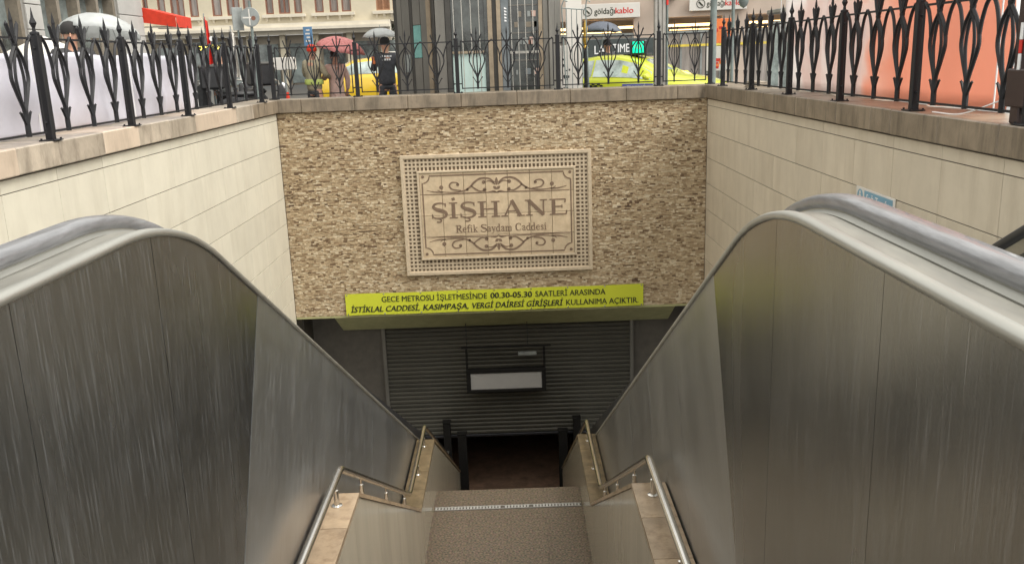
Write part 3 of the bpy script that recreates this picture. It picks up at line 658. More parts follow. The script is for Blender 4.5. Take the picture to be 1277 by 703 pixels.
    def word(txt, x0, x1, zb, cap, name, gap=0.06, bold=1.0):
        adv = [strokes(c)[1]+gap for c in txt]; tot = sum(adv)-gap; k = (x1-x0)/tot; x = x0
        for c, a in zip(txt, adv):
            st = strokes(c)[0]
            if st:
                mb = MB()
                for n_, (pts, wd) in enumerate(st):
                    P = [Vector((x+p[0]*k, zb+p[1]*cap)) for p in pts]; q = (k+cap)/2*bold
                    e = 0.0002*n_
                    ribbon(mb, P, [v*q for v in wd][:len(P)]+[wd[-1]*q]*(len(P)-len(wd)) if isinstance(wd, list) else wd*q, y0-e, y1)
                mb.build('engraved_letter', M_['inlay'], t, loc=inv)
            x += a*k
    word('ŞİŞHANE', -1.275, 0.885, -0.925, 0.25, 'engraved_letter', gap=0.08, bold=1.12)
    word('Refik Saydam Caddesi', -0.90, 0.545, -1.16, 0.118, 'engraved_letter', gap=0.03, bold=1.15)
plaque()

# ---------------- lime banner
def lime_banner():
    t = thing('notice_banner', 'long lime yellow vinyl banner with two lines of black capitals below the plaque', 'banner', (-0.33, YB-0.03, -2.3))
    inv = Vector((0.33, -(YB-0.03), 2.3)); F = YB-0.03
    mb = MB(); n = 60; vs = []
    for i in range(n+1):
        x = -2.75+4.835*i/n
        for k, z in enumerate((-2.472, -2.296, -2.113)):
            vs.append((x, F-0.008+0.0015*math.sin(i*0.5+k), z+0.003*math.sin(i*0.35)))
    mb.add(vs, [(i*3+k, (i+1)*3+k, (i+1)*3+k+1, i*3+k+1) for i in range(n) for k in range(2)])
    o = mb.build('banner_sheet', M_['lime'], t, loc=inv)
    md = o.modifiers.new('thickness', 'SOLIDIFY'); md.thickness = 0.003
    for i in range(9):
        for z in (-2.455, -2.13):
            mb = MB(); x = -2.72+4.775*i/8; mb.lathe([(.012, F-.0145), (.012, F-.0105), (.005, F-.0100), (.005, F-.0140)], 10, (x, 0, z), axis='y'); mb.build('eyelet', M_['stainless'], t, loc=inv)
    y = F-0.0165
    def X(px): return -2.75+(px-431)/370*4.835
    for txt, a, b, zb, bo, sh in (('GECE METROSU İŞLETMESİNDE', 476, 607, -2.262, 0.014, 0), ('00.30-05.30', 611, 663, -2.262, 0.034, 0), ('SAATLERİ ARASINDA', 667, 754, -2.262, 0.014, 0),
                                  ('İSTİKLAL CADDESİ,', 436.5, 522.5, -2.421, 0.034, 0.22), ('KASIMPAŞA,', 526.5, 583.5, -2.421, 0.034, 0.22), ('VERGİ DAİRESİ GİRİŞLERİ', 588, 701.5, -2.421, 0.034, 0.22), ('KULLANIMA AÇIKTIR.', 705, 795, -2.421, 0.014, 0)):
        o = lettering(txt, M_['ink'], t, X(a), X(b), zb, 0.098, y, bo, sh); o.location = inv
lime_banner()

# ---------------- shutter, hall
def shutter():
    Y = 15.0; t = thing('roller_shutter', 'dark horizontally slatted roller shutter lowered part way behind the lintel', 'shutter', (XC, Y, -5.05))
    inv = Vector((-XC, -Y, 5.05)); x0, x1 = -2.33, 2.03
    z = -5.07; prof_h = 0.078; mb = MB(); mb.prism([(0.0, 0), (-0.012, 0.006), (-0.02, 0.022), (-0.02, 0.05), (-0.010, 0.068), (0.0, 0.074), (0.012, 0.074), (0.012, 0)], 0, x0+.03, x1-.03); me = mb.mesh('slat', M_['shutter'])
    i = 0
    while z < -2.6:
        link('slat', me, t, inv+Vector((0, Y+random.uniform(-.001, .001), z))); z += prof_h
    mb = MB(); mb.bbox(x0+.02, x1-.02, Y-0.03, Y+0.03, -5.12, -5.075); mb.build('bottom_bar', M_['darksteel'], t, loc=inv)
    for a in (x0-.03, x1-.03):
        mb = MB(); mb.box(a, a+.06, Y-.06, Y-.03, -6.3, -2.62); mb.box(a, a+.06, Y+.03, Y+.06, -6.3, -2.62); mb.box(a+(-.0 if a < 0 else .05), a+(.01 if a < 0 else .06), Y-.0295, Y+.0295, -6.3, -2.62)
        mb.build('guide_rail', M_['kioskP'], t, loc=inv)
    # surrounding hall (setting)
    mb = MB()
    mb.box(WL-.4, x0-.035, Y+.07, Y+.27, -6.3, -2.48); mb.box(x1+.035, WR+.4, Y+.07, Y+.27, -6.3, -2.48)
    mb.box(WL-.4, WL-.002, 14.452, 26, -6.3, -2.485); mb.box(WR+.002, WR+.4, 14.452, 26, -6.3, -2.485)
    mb.box(WL-.4, WR+.4, 26, 26.3, -6.3, -2.485); mb.box(WL-.4, WR+.4, Y+.28, 26, -3.0, -2.7)
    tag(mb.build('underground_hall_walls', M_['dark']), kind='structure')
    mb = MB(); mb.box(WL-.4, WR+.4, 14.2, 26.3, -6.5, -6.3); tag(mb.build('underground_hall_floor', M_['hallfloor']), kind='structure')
    # hanging light box
    t = thing('hanging_sign', 'blank white light box in a black frame hanging on rods before the shutter', 'sign', (-0.2, 14.62, -4.05))
    inv = Vector((0.2, -14.62, 4.05)); Yh = 14.62; k = Yh/15
    def z_(z): return 1.5+(z-1.5)*k
    a, b = -0.83, 0.43
    mb = MB(); fx0, fx1, fz0, fz1 = a-.06, b+.06, z_(-4.27), z_(-3.84)
    mb.bbox(fx0, fx1, Yh-.05, Yh+.06, fz1-.07, fz1, .008); mb.bbox(fx0, fx1, Yh-.05, Yh+.06, fz0, fz0+.05, .008)
    mb.box(fx0, fx0+.07, Yh-.049, Yh+.06, fz0+.05, fz1-.07); mb.box(fx1-.07, fx1, Yh-.049, Yh+.06, fz0+.05, fz1-.07); mb.box(fx0+.07, fx1-.07, Yh+.03, Yh+.06, fz0+.05, fz1-.07)
    mb.build('frame', M_['dullblk'], t, loc=inv)
    mb = MB(); mb.bbox(fx0+.072, fx1-.072, Yh-.03, Yh+.028, fz0+.052, fz1-.072, .004); mb.build('light_panel', M_['white'], t, loc=inv)
    zt = z_(-3.45)
    mb = MB(); mb.bbox(fx0-.07, fx1+.1, Yh-.02, Yh+.02, zt, zt+.03, .004); mb.build('cross_bar', M_['dullblk'], t, loc=inv)
    for x in (fx0+.02, fx1-.02):
        mb = MB(); mb.bbox(x-.02, x+.02, Yh-.015, Yh+.015, fz1, zt, .003); mb.build('hanger', M_['dullblk'], t, loc=inv)
    for x in (fx0+.03, fx1-.3):
        mb = MB(); mb.tube([(x, Yh, zt+.03), (x, Yh, -2.86)], .009, 6); mb.build('rod', M_['blackpl'], t, loc=inv)
    mb = MB(); mb.bbox(0.02, 0.34, Yh-.03, Yh+.03, zt-.15, zt-.09, .006); mb.build('small_lamp', M_['greysign'], t, loc=inv)
    # dark gate posts beside the opening
    proto = None
    for i, (x, zt, wv, lb) in enumerate(((-1.29, -4.72, .13, 'tall dark steel post nearest the left escalator foot'), (-1.03, -4.95, .16, 'shorter dark steel post at the left of the opening'),
                                      (0.77, -4.95, .16, 'shorter dark steel post at the right of the opening'), (1.02, -4.72, .13, 'tall dark steel post nearest the right escalator foot'))):
        p = thing('gate_post', lb, 'post', (x, 14.75, -6.3), group='dark posts at the foot of the stair')
        mb = MB(); h = zt+6.3; mb.bbox(-wv/2, wv/2, -.06, .06, 0, h, .01); mb.build('shaft', M_['dullblk'], p)
        mb = MB(); mb.bbox(-wv/2-.01, wv/2+.01, -.07, .07, h, h+.02, .006); mb.build('cap', M_['dullblk'], p)
shutter()

# ================================================================== STAIR
SL = math.tan(math.radians(30))
SX0, SX1 = XC-0.89, XC+0.89
CAPW = 0.205
Z1, Z2, Z3 = -1.88, -3.70, -6.30
C1, C2 = -1.18, -3.00        # cap heights
prof_cap = [(0.25, 0.70), (3.45, C1), (5.25, C1), (8.40, C2), (10.15, C2), (14.2, -5.4)]
def stair():
    t = thing('granite_stair', 'narrow speckled granite stair running down between the two escalators', 'stairs', (XC, 0.25, 0))
    inv = Vector((-XC, -0.25, 0))
    def flight(y0, z0, y1, z1):
        n = round((z0-z1)/0.165); dy = (y1-y0)/(n-1) if n > 1 else .3; dz = (z0-z1)/n
        mb = MB(); mb.bbox(SX0+.001, SX1-.001, 0, dy+.02, -0.16, 0, .005); me = mb.mesh('step', M_['granite'])
        for i in range(n-1): link('step', me, t, inv+Vector((0, y0+i*dy, z0-(i+1)*dz)))
    flight(0.25, 0, 3.45, Z1); flight(5.05, Z1, 7.85, Z2); flight(10.15, Z2, 14.5, Z3)
    # landings: granite tiles
    for y0, y1, z in ((3.43, 5.05, Z1), (7.85, 10.15, Z2)):
        mb = MB(); mb.box(SX0, SX1, y0, y1, z-.2, z-.03); mb.build('landing_bed', M_['joint'], t, loc=inv)
        nx, ny = 4, 6; tw = (SX1-SX0)/nx; th = (y1-y0)/ny; mb = MB(); mb.bbox(.0005, tw-.0005, .0005, th-.0005, -.03, 0, .0006); me = mb.mesh('granite_slab', M_['granite']); me2 = me.copy(); me2.materials.clear(); me2.materials.append(M_['graniteO'])
        for j in range(ny):
            for i in range(nx): link('granite_slab', me2 if (i, j) in ((1, 2), (3, 0)) else me, t, inv+Vector((SX0+i*tw, y0+j*th, z+random.uniform(-.0004, .0004))))
    # side walls of the stair
    for s in (-1, 1):
        f = SX0 if s < 0 else SX1
        w_ = thing('stair_parapet', 'low marble faced wall with travertine cap between stair and %s escalator' % ('left' if s < 0 else 'right'), 'wall', (f, 5, 0), group='low walls along the stair')
        iw = Vector((-f, -5, 0))
        def capz(y):
            for (ya, za), (yb, zb) in zip(prof_cap[:-1], prof_cap[1:]):
                if ya <= y <= yb: return za+(zb-za)*(y-ya)/(yb-ya)
            return prof_cap[-1][1]
        a, b = sorted((f+s*.014, f+s*(CAPW-.01)))
        pts = [(y, z-.031) for y, z in prof_cap]; mb = MB(); mb.prism([(0.25, -6.4)]+pts+[(14.2, -6.4)], 0, a, b); mb.build('wall_core', M_['joint'], w_, loc=iw)
        ys = [0.25]
        while ys[-1] < 14.2: ys.append(min(14.2, ys[-1]+0.44))
        brk = [p[0] for p in prof_cap]
        for ya, yb in zip(ys[:-1], ys[1:]):
            if yb-ya < .01: continue
            mid = [(q, capz(q)) for q in brk if ya+.01 < q < yb-.01]
            top = [(ya+.001, capz(ya)-.032)]+[(q, z-.032) for q, z in mid]+[(yb-.001, capz(yb)-.032)]
            def fl(y): return (0 if y < .3 else -0.577*(y-.25)+.3 if y < 3.5 else Z1 if y < 5.0 else Z1-.62*(y-5.0) if y < 7.9 else Z2 if y < 10.15 else Z2-.6*(y-10.15))-.45
            a, b = sorted((f+random.uniform(0, .0008)*s, f+s*.014)); mb = MB(); mb.prism([(ya+.001, fl(ya)), ]+top+[(yb-.001, fl(yb))], 0, a, b)
            mb.build('marble_panel', M_['marble'], w_, loc=iw)
        # cap stones follow the slope
        def piece(ya, za, yb, zb, m):
            a, b = sorted((f-s*.012, f+s*CAPW)); g = .0025; u = Vector((yb-ya, zb-za)).normalized()*g
            mb = MB(); mb.prism([(ya+u.x, za+u.y), (yb-u.x, zb-u.y), (yb-u.x, zb-u.y-.03), (ya+u.x, za+u.y-.03)], 0, a, b); mb.build('cap_stone', m, w_, loc=iw)
        for (ya, za), (yb, zb) in zip(prof_cap[:-1], prof_cap[1:]):
            L_ = math.hypot(yb-ya, zb-za); n = max(1, round(L_/0.43))
            for i in range(n):
                q0, q1 = i/n, (i+1)/n
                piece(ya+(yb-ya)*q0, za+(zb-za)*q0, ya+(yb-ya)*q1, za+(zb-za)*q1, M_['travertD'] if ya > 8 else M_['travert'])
        # handrail
        xr = f+s*0.10
        h = thing('stair_handrail', 'stainless tube handrail on short posts along the %s stair wall' % ('left' if s < 0 else 'right'), 'handrail', (xr, 5, 0), group='stair handrails')
        ih = Vector((-xr, -5, 0)); up = 0.17
        rail = [(y, z+up) for y, z in prof_cap]; rail[0] = (0.5, 0.25*0+0.70-.147+up); rail[-1] = (13.8, -5.4+.23+up)
        pts = []
        for i, p in enumerate(rail):
            P = Vector(p)
            if 0 < i < len(rail)-1:
                a = (Vector(rail[i-1])-P).normalized(); b = (Vector(rail[i+1])-P).normalized(); r = 0.05
                for k in range(5):
                    q = k/4; pts.append((P+a*r)*(1-q)**2+P*2*q*(1-q)+(P+b*r)*q*q)
            else: pts.append(P)
        mb = MB(); mb.tube([(xr, p[0], p[1]) for p in pts], .0245, 14); mb.build('rail', M_['stainless'], h, smooth=True, loc=ih)
        for y in (0.9, 1.9, 2.9, 4.15, 4.93+.15, 5.9, 6.95, 8.0, 9.2, 9.95, 11.2, 12.5):
            z = capz(y); top = z+up
            mb = MB(); mb.lathe([(.034, z), (.034, z+.006), (.018, z+.010), (.0165, top-.07), (.0165, top-.062), (.008, top-.058), (.008, top-.03), (.013, top-.02)], 12, (xr, y, 0)); mb.build('post', M_['stainless'], h, smooth=True, loc=ih)
        # wall mounted junction for the lower run
    # drain grate across the lower landing
    g = thing('drain_grate', 'white slotted drain grate strip across the lower granite landing', 'drain', (XC, 9.68, Z2))
    ig = Vector((-XC, -9.68, -Z2)); mb = MB(); mb.box(SX0+.01, SX1-.01, 9.64, 9.72, Z2-.002, Z2+.003); mb.build('channel', M_['joint'], g, loc=ig)
    mb = MB(); n = 46; p = (SX1-SX0-.04)/n
    for i in range(n):
        if i in (21, 30): continue
        x = SX0+.02+i*p; mb.box(x, x+p*.62, 9.645+random.uniform(-.004, .004), 9.715+random.uniform(-.004, .004), Z2+.003, Z2+.012)
    for y in (9.647, 9.713): mb.box(SX0+.015, SX1-.015, y-.004, y+.004, Z2+.003, Z2+.0105)
    tag(mb.build('slats', M_['gratew'], g, loc=ig), kind='stuff')
    lv = MB()
stair()

# ================================================================== ESCALATORS
def escalator(s):
    XP = -1.28 if s < 0 else 0.935        # outer cladding plane facing the stair
    BR = 3.36 if s < 0 else 3.26          # where the flat top breaks into the slope
    T = 0.975
    t = thing('escalator', 'stopped steel clad escalator on the %s of the stair with plastic wrapped handrail' % ('left' if s < 0 else 'right'), 'escalator', (XP, 3, 0), group='escalators beside the stair')
    inv = Vector((-XP, -3, 0)); R = 1.85; tl = R*math.tan(math.radians(15)); YE = BR+(T+5.25)/SL
    def path(off=0.0, step=5):
        """top line of balustrade raised by off (perpendicular)"""
        P = []
        for y in (-0.9,): P.append((y, T+off))
        y = -0.9
        n = 14
        for k in range(n+1):
            a = math.radians(30)*k/n; P.append((BR-tl+(R+off)*math.sin(a), T-R+(R+off)*math.cos(a)))
        a = math.radians(30); ye, ze = YE, T-(YE-BR)*SL
        for k in range(7):
            q = math.radians(30)*(1-k/6); cy_, cz_ = YE+tl*0, 0
        P.append((YE-tl*math.cos(a)+off*math.sin(a), ze+tl*math.sin(a)+off*math.cos(a))); P.append((YE+tl, ze+off)); P.append((15.3 if False else 14.72, ze+off))
        return P
    # sweep cross-section: s_off measured away from the stair
    def sweep(sec, name, m, smooth=True, closed=True, uv=False):
        mb = MB(); n = len(sec)
        lines = [[(XP+s*q[0], *p) for p in path(q[1])] for q in sec]; mlen = len(lines[0])
        vs = [lines[k][i] for i in range(mlen) for k in range(n)]
        fs = []
        for i in range(mlen-1):
            for k in range(n if closed else n-1):
                k2 = (k+1) % n; fs.append((i*n+k, i*n+k2, (i+1)*n+k2, (i+1)*n+k))
        if closed: fs += [tuple(range(n)), tuple((mlen-1)*n+k for k in range(n-1, -1, -1))]
        mb.add(vs, fs); return mb.build(name, m, t, smooth=smooth, loc=inv)
    W = 1.5 if s < 0 else 1.5
    far = W
    sweep([(-.007, -.028), (-.011, -.022), (-.011, -.012), (-.007, -.004), (0.003, 0.001), (0.022, 0.002), (0.032, -.004), (0.035, -.012), (0.035, -.028)], 'trim_moulding', M_['trim'])
    sweep([(0.036, -.009), (0.103, -.005), (0.105, -.035), (0.036, -.035)], 'deck_cover', M_['deck'], smooth=False)
    sweep([(0.106, -.028), (0.116, -.028), (0.120, -.008), (0.132, -.004), (0.142, .002), (0.142, -.06), (0.106, -.06)], 'deck_edge', M_['trim'])
    sweep([(0.143, .006), (0.155, .006), (0.155, -.9), (0.143, -.9)], 'inner_balustrade', M_['trim'], smooth=False)
    hr = [(0.180+0.045*(abs(math.cos(2*PI*k/20))**.75)*(1 if math.cos(2*PI*k/20) > 0 else -1), 0.026+0.030*(abs(math.sin(2*PI*k/20))**.8)*(1 if math.sin(2*PI*k/20) > 0 else -1)) for k in range(20)]
    sweep(hr, 'handrail', M_['rubber'])
    # far balustrade, mirrored
    f = lambda sec: [(W-q[0], q[1]) for q in sec]
    sweep(f(hr), 'handrail', M_['rubberD'])
    sweep(f([(0.143, .006), (0.155, .006), (0.155, -.9), (0.143, -.9)]), 'inner_balustrade', M_['trim'], smooth=False)
    sweep(f([(0.0, -.06), (0.0, 0), (0.205, 0.0), (0.205, -.06)]), 'deck_cover', M_['deck'], smooth=False)
    sweep([(W-.014, -.061), (W-.004, -.061), (W-.004, -1.9), (W-.014, -1.9)], 'outer_cladding', M_['deck'], smooth=False)
    # side cladding facing the stair: separate sheets with seams
    def ttop(y):
        if y <= BR-tl: return T
        if y <= BR+tl*math.cos(math.radians(30)): return T-R+math.sqrt(max(0, R*R-(y-(BR-tl))**2))
        return max(T-(y-BR)*SL, T-(YE-BR)*SL)
    a30 = math.radians(30); D = 2.15
    def sheet(top_ys, b0, b1, m, ang, tilt):
        """top edge sampled at top_ys; bottom corners b0,b1 (y,z)"""
        pts = [b0]+[(y, ttop(y)-.026) for y in top_ys]+[b1]
        e = .0015
        a, b = sorted((XP, XP+s*.004)); mb = MB(); mb.prism(pts, 0, a, b)
        c, sn = math.cos(ang), math.sin(ang)
        o = mb.build('side_panel', m, t, uvf=lambda v: ((v.y*c+v.z*sn), (-v.y*sn+v.z*c)), loc=inv)
        o.location = inv+Vector((s*tilt, 0, 0)); return o
    def lin(a, b, n=8): return [a+(b-a)*i/n for i in range(n+1)]
    seams_v = [-.9, 0.15, 1.16, 2.18, 3.10]
    g = .0018
    for i, (a, b) in enumerate(zip(seams_v[:-1], seams_v[1:])):
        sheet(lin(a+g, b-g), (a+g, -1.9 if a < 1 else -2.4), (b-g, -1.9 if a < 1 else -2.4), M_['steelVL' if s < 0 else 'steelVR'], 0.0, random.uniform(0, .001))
    # fan-shaped sheet, then sheets square to the slope
    y0 = 4.30 if s < 0 else 4.06
    def foot(y): return (y-D*math.sin(a30), ttop(y)-D*math.cos(a30))
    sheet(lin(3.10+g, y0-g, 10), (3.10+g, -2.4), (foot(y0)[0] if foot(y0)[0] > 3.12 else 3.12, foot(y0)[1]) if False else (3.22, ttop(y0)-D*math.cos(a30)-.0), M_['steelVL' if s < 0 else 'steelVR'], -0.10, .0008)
    y = y0; i = 0
    while y < 14.5:
        y1 = min(y+1.02, 14.7)
        fa, fb = foot(y+g), foot(y1-g)
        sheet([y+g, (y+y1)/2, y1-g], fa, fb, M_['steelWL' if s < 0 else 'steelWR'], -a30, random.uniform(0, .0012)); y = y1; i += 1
    mb = MB(); a, b = sorted((XP+s*.006, XP+s*.03)); mb.prism([(-.9, -2.6)]+[(y, ttop(y)-.07) for y in lin(-.9, 4.0, 20)+[14.7]]+[(14.7, -6.3), (9, -6.3), (3.2, -3.2)], 0, a, b); mb.build('cladding_frame', M_['blackpl'], t, loc=inv)
    # steps
    a, b = sorted((XP+s*.27, XP+s*(W-.27)))
    mb = MB(); mb.prism([(0, 0), (.40, 0), (.40, -.03), (.05, -.23), (0, -.23)], 0, a, b)
    for k in range(20):
        x = a+(b-a)*(k+.25)/20; mb.box(x, x+.012, .01, .39, 0, .006)
    me = mb.mesh('step', M_['tread']); n = 26
    for k in range(n):
        y = BR+.1+k*.4; z = -.05-(y-BR-.1)*SL if k > 1 else [-.0, -.1][k]*1
        link('step', me, t, inv+Vector((0, y, z)))
    mb = MB(); mb.box(a, b, -.9, BR+.1, -.06, 0.012); mb.build('comb_plate', M_['tread'], t, loc=inv)
    return t
escalator(-1); escalator(1)

# blue notice on the right wall
def blue_notice():
    t = thing('wall_notice', 'small blue and white notice with a round pictogram on the right wall above the handrail', 'sign', (WR-.012, 7.45, 0.22), -PI/2)
    # local x runs towards the viewer (world -y); local -y faces the well
    mb = MB(); mb.bbox(-.40, .40, -.004, .008, -.078, .078, .002); mb.build('plate', M_['signw'], t)
    mb = MB(); mb.bbox(-.21, .37, -.007, -.0042, -.062, .062, .001); mb.build('blue_field', M_['bluel'], t)
    mb = MB(); mb.lathe([(.062, -.0065), (.062, -.0043)], 20, (-.305, 0, 0), axis='y'); mb.build('pictogram_disc', M_['bluel'], t)
    mb = MB(); mb.prism([(-.33, -.04), (-.28, -.04), (-.285, .015), (-.325, .015)], 1, -.0085, -.0066); mb.lathe([(.016, -.0085), (.016, -.0066)], 12, (-.305, 0, .033), axis='y'); mb.build('pictogram_figure', M_['signw'], t)
    lettering('Sağ Tarafta', M_['whitep'], t, -.16, .33, -.028, .07, -.0082, .008)
blue_notice()

# ================================================================== FENCES
def ornament_mesh(light=1.0, centre=True):
    """one lily shaped baluster: local x along the fence, base z=0"""
    mb = MB(); b = .011*light
    H = .74
    def tb(pts, r=b, n=5): mb.tube([(p[0], 0, p[1]) for p in pts], r, n)
    P = .23
    for s in (-1, 1):
        out = spline([Vector((s*.006, .0)), Vector((s*.008, .10)), Vector((s*.012, .20)), Vector((s*.072, .33)), Vector((s*.116, .45)), Vector((s*.085, .58)), Vector((s*.0, .69)), Vector((-s*.0, .70))], 5)
        tb([Vector((q.x, q.y)) for q in out[:-3]]+[Vector((-s*.03, .74)), Vector((-s*.055, .80)), Vector((-s*.07, .845))], b*1.05)
        inn = spline([Vector((s*.004, .20)), Vector((s*.04, .32)), Vector((s*.055, .45)), Vector((s*.035, .57)), Vector((0, .66))], 5); tb(inn, b*.85)
        # arch joining the next lily
        ar = spline([Vector((s*.04, .64)), Vector((s*.085, .60)), Vector((s*.12, .50))], 4)
        ar = spline([Vector((s*.11, .50)), Vector((s*.13, .60)), Vector((s*.17, .70)), Vector((s*P, .765))], 5); tb(ar, b)
        tb([(0, .07), (s*.066, .185)], b*.7); mb.lathe([(.0001, .172), (.012, .186), (.0001, .20)], 6, (s*.070, 0, 0))
        mb.lathe([(.009, .838), (.012, .846), (.0001, .872)], 6, (-s*.072, 0, 0))
    if centre: tb([(0, .0), (0, .86)], b*1.0)
    else: tb([(0, .0), (0, .2)], b*1.5); tb([(0, .62), (0, .86)], b)
    mb.lathe([(.016, .655), (.022, .70), (.016, .745)], 8)
    mb.lathe([(.009, .84), (.014, .875), (.009, .91), (.0005, .965)], 6)
    return mb.mesh('lily_baluster', M_['iron'])
ORN = ornament_mesh(1.28, False); ORN_THIN = ornament_mesh(0.9)
def post_mesh(r=.03):
    mb = MB(); mb.bbox(-r, r, -r, r, 0, .80, .004); mb.lathe([(r*1.25, .80), (r*1.25, .815), (r*.5, .825), (r*.42, .85), (r*.95, .885), (r*.4, .925), (.001, 1.0)], 8)
    mb.bbox(-r*2.4, r*2.4, -r*2.2, r*2.2, 0, .010, .002)
    for sx in (-1, 1):
        for sy in (-1, 1): mb.lathe([(.008, .01), (.008, .022)], 6, (sx*r*1.9, sy*r*1.7, 0))
    return mb.mesh('post', M_['iron'])
POST = post_mesh(.029)
def fence(t, posts, z=1.0, orn=None):
    """posts: list of local x positions; lilies between"""
    for x in posts: link('post', POST, t, (x, 0, z))
    for a, b in zip(posts[:-1], posts[1:]):
        L_ = b-a; mb = MB(); r = .008
        mb.box(a+.07, b-.07, -r, r, z+.062, z+.078); mb.box(a+.07, b-.07, -r, r, z+.762, z+.778)
        mb.box(a+.062, a+.078, -r*.9, r*.9, z+.06, z+.78); mb.box(b-.078, b-.062, -r*.9, r*.9, z+.06, z+.78)
        for q in (a, b):
            sg = 1 if q == a else -1
            for zz in (z+.14, z+.70): mb.tube([(q+sg*.028, 0, zz), (q+sg*.07, 0, zz)], .008, 6); mb.lathe([(.001, -.014), (.015, 0), (.001, .014)], 6, (q+sg*.05, 0, zz))
        mb.build('panel_frame', M_['iron'], t)
        n = 3 if L_ > 1.2 else 2
        for i in range(n):
            x = a+.08+(L_-.16)*(i+.5)/n; link('lily_baluster', orn or ORN, t, (x, 0, z+.055), None, ((L_-.16)/n/.46, 1, 0.96 if True else 1))
fl = thing('iron_fence', 'black wrought iron lily fence along the left coping before the white cloth', 'fence', (WL+.0, 0, 0), PI/2)
fence(fl, [0.85+1.55*i for i in range(9)])
fr = thing('iron_fence', 'black wrought iron lily fence along the right coping before the orange banner', 'fence', (WR+.03, 0, 0), PI/2)
fence(fr, [0.72+1.555*i for i in range(9)])
fb = thing('iron_fence', 'thin wrought iron lily fence along the far coping above the mosaic wall', 'fence', (0, YB+.12, 0), 0)
fence(fb, [-3.62+.0, -2.32, -0.765, 0.79, 2.345, 3.14], orn=ORN_THIN)
mb = MB()

# ================================================================== CLOTHS ON THE FENCES
def cloth(name, label, cat, x, y0, y1, zb, ztop, m, side, sag=.03, amp=.038):
    t = thing(name, label, cat, (x, (y0+y1)/2, zb)); mb = MB(); nu, nv = 90, 14; vs = []
    for i in range(nu+1):
        y = y0+(y1-y0)*i/nu; q = i/nu
        zt = ztop(q)-sag*abs(math.sin(q*PI*(y1-y0)/1.55))
        for k in range(nv+1):
            r = k/nv; z = zb+(zt-zb)*r
            off = amp*math.sin(q*(y1-y0)*5.1+2*r)+amp*.6*math.sin(q*(y1-y0)*11.3+r*5)+amp*.3*math.sin(r*9+q*20)+side*.06*(1-r)**3
            vs.append((x+off, y, z))
    mb.add(vs, [(i*(nv+1)+k, (i+1)*(nv+1)+k, (i+1)*(nv+1)+k+1, i*(nv+1)+k+1) for i in range(nu) for k in range(nv)])
    o = mb.build('sheet', m, t, smooth=True, uvf=lambda v: (v.y-y0, v.z), loc=(-x, -(y0+y1)/2, -zb))
    md = o.modifiers.new('thickness', 'SOLIDIFY'); md.thickness = .002
    for y in [y0+(y1-y0)*k/4 for k in range(5)]:
        mb = MB(); mb.tube([(x, y, zb+.02), (x, y, ztop((y-y0)/(y1-y0))-.01)], .006, 5); mb.build('tie_cord', M_['whitep'], t, loc=(-x-.03*side, -(y0+y1)/2, -zb))
    return t
cloth('cloth_screen', 'white lilac cloth hung behind the left fence', 'cloth', WL-.30, 3.6, 11.3, 1.01, lambda q: 1.69, M_['cloth'], -1)
cloth('printed_banner', 'tall printed banner fading from orange to white behind the right fence', 'banner', WR+.36, 6.35, 11.45, 1.01, lambda q: 2.75, M_['banner'], 1, sag=.1, amp=.045)

# ================================================================== STREET: buildings
def window(mb_frame, t, x0, x1, z0, z1, y, fm, gm, mull=1, depth=.12, fw_=.06, trans=0):
    """window in a wall facing -y at plane y"""
    mb = MB(); mb.box(x0, x0+fw_, y+.02, y+depth, z0, z1); mb.box(x1-fw_, x1, y+.02, y+depth, z0, z1); mb.box(x0+fw_, x1-fw_, y+.02, y+depth, z0, z0+fw_); mb.box(x0+fw_, x1-fw_, y+.02, y+depth, z1-fw_, z1)
    for k in range(mull):
        x = x0+(x1-x0)*(k+1)/(mull+1); mb.box(x-fw_/2, x+fw_/2, y+.025, y+depth, z0+fw_, z1-fw_)
    for k in range(trans):
        z = z0+(z1-z0)*(k+1)/(trans+1)*1.2; mb.box(x0+fw_, x1-fw_, y+.03, y+depth-.01, z-fw_/2, z+fw_/2)
    f = mb.build('window', fm, t)
    mb = MB(); mb.box(x0+fw_*.5, x1-fw_*.5, y+depth-.02, y+depth, z0+fw_*.5, z1-fw_*.5); mb.build('pane', gm, f)
    return f
def wall_with_holes(x0, x1, z0, z1, holes, y, th=.3):
    """grid wall facing -y with rectangular openings"""
    xs = sorted({x0, x1, *[h[0] for h in holes], *[h[1] for h in holes]}); zs = sorted({z0, z1, *[h[2] for h in holes], *[h[3] for h in holes]}); mb = MB()
    for a, b in zip(xs[:-1], xs[1:]):
        run = None
        for c, d in zip(zs[:-1], zs[1:]):
            mx_, mz_ = (a+b)/2, (c+d)/2
            hole = any(h[0] < mx_ < h[1] and h[2] < mz_ < h[3] for h in holes)
            if not hole:
                if run and abs(run[1]-c) < 1e-6: run[1] = d
                else:
                    if run: mb.box(a, b, y, y+th, run[0], run[1])
                    run = [c, d]
            elif run: mb.box(a, b, y, y+th, run[0], run[1]); run = None
        if run: mb.box(a, b, y, y+th, run[0], run[1])
    return mb
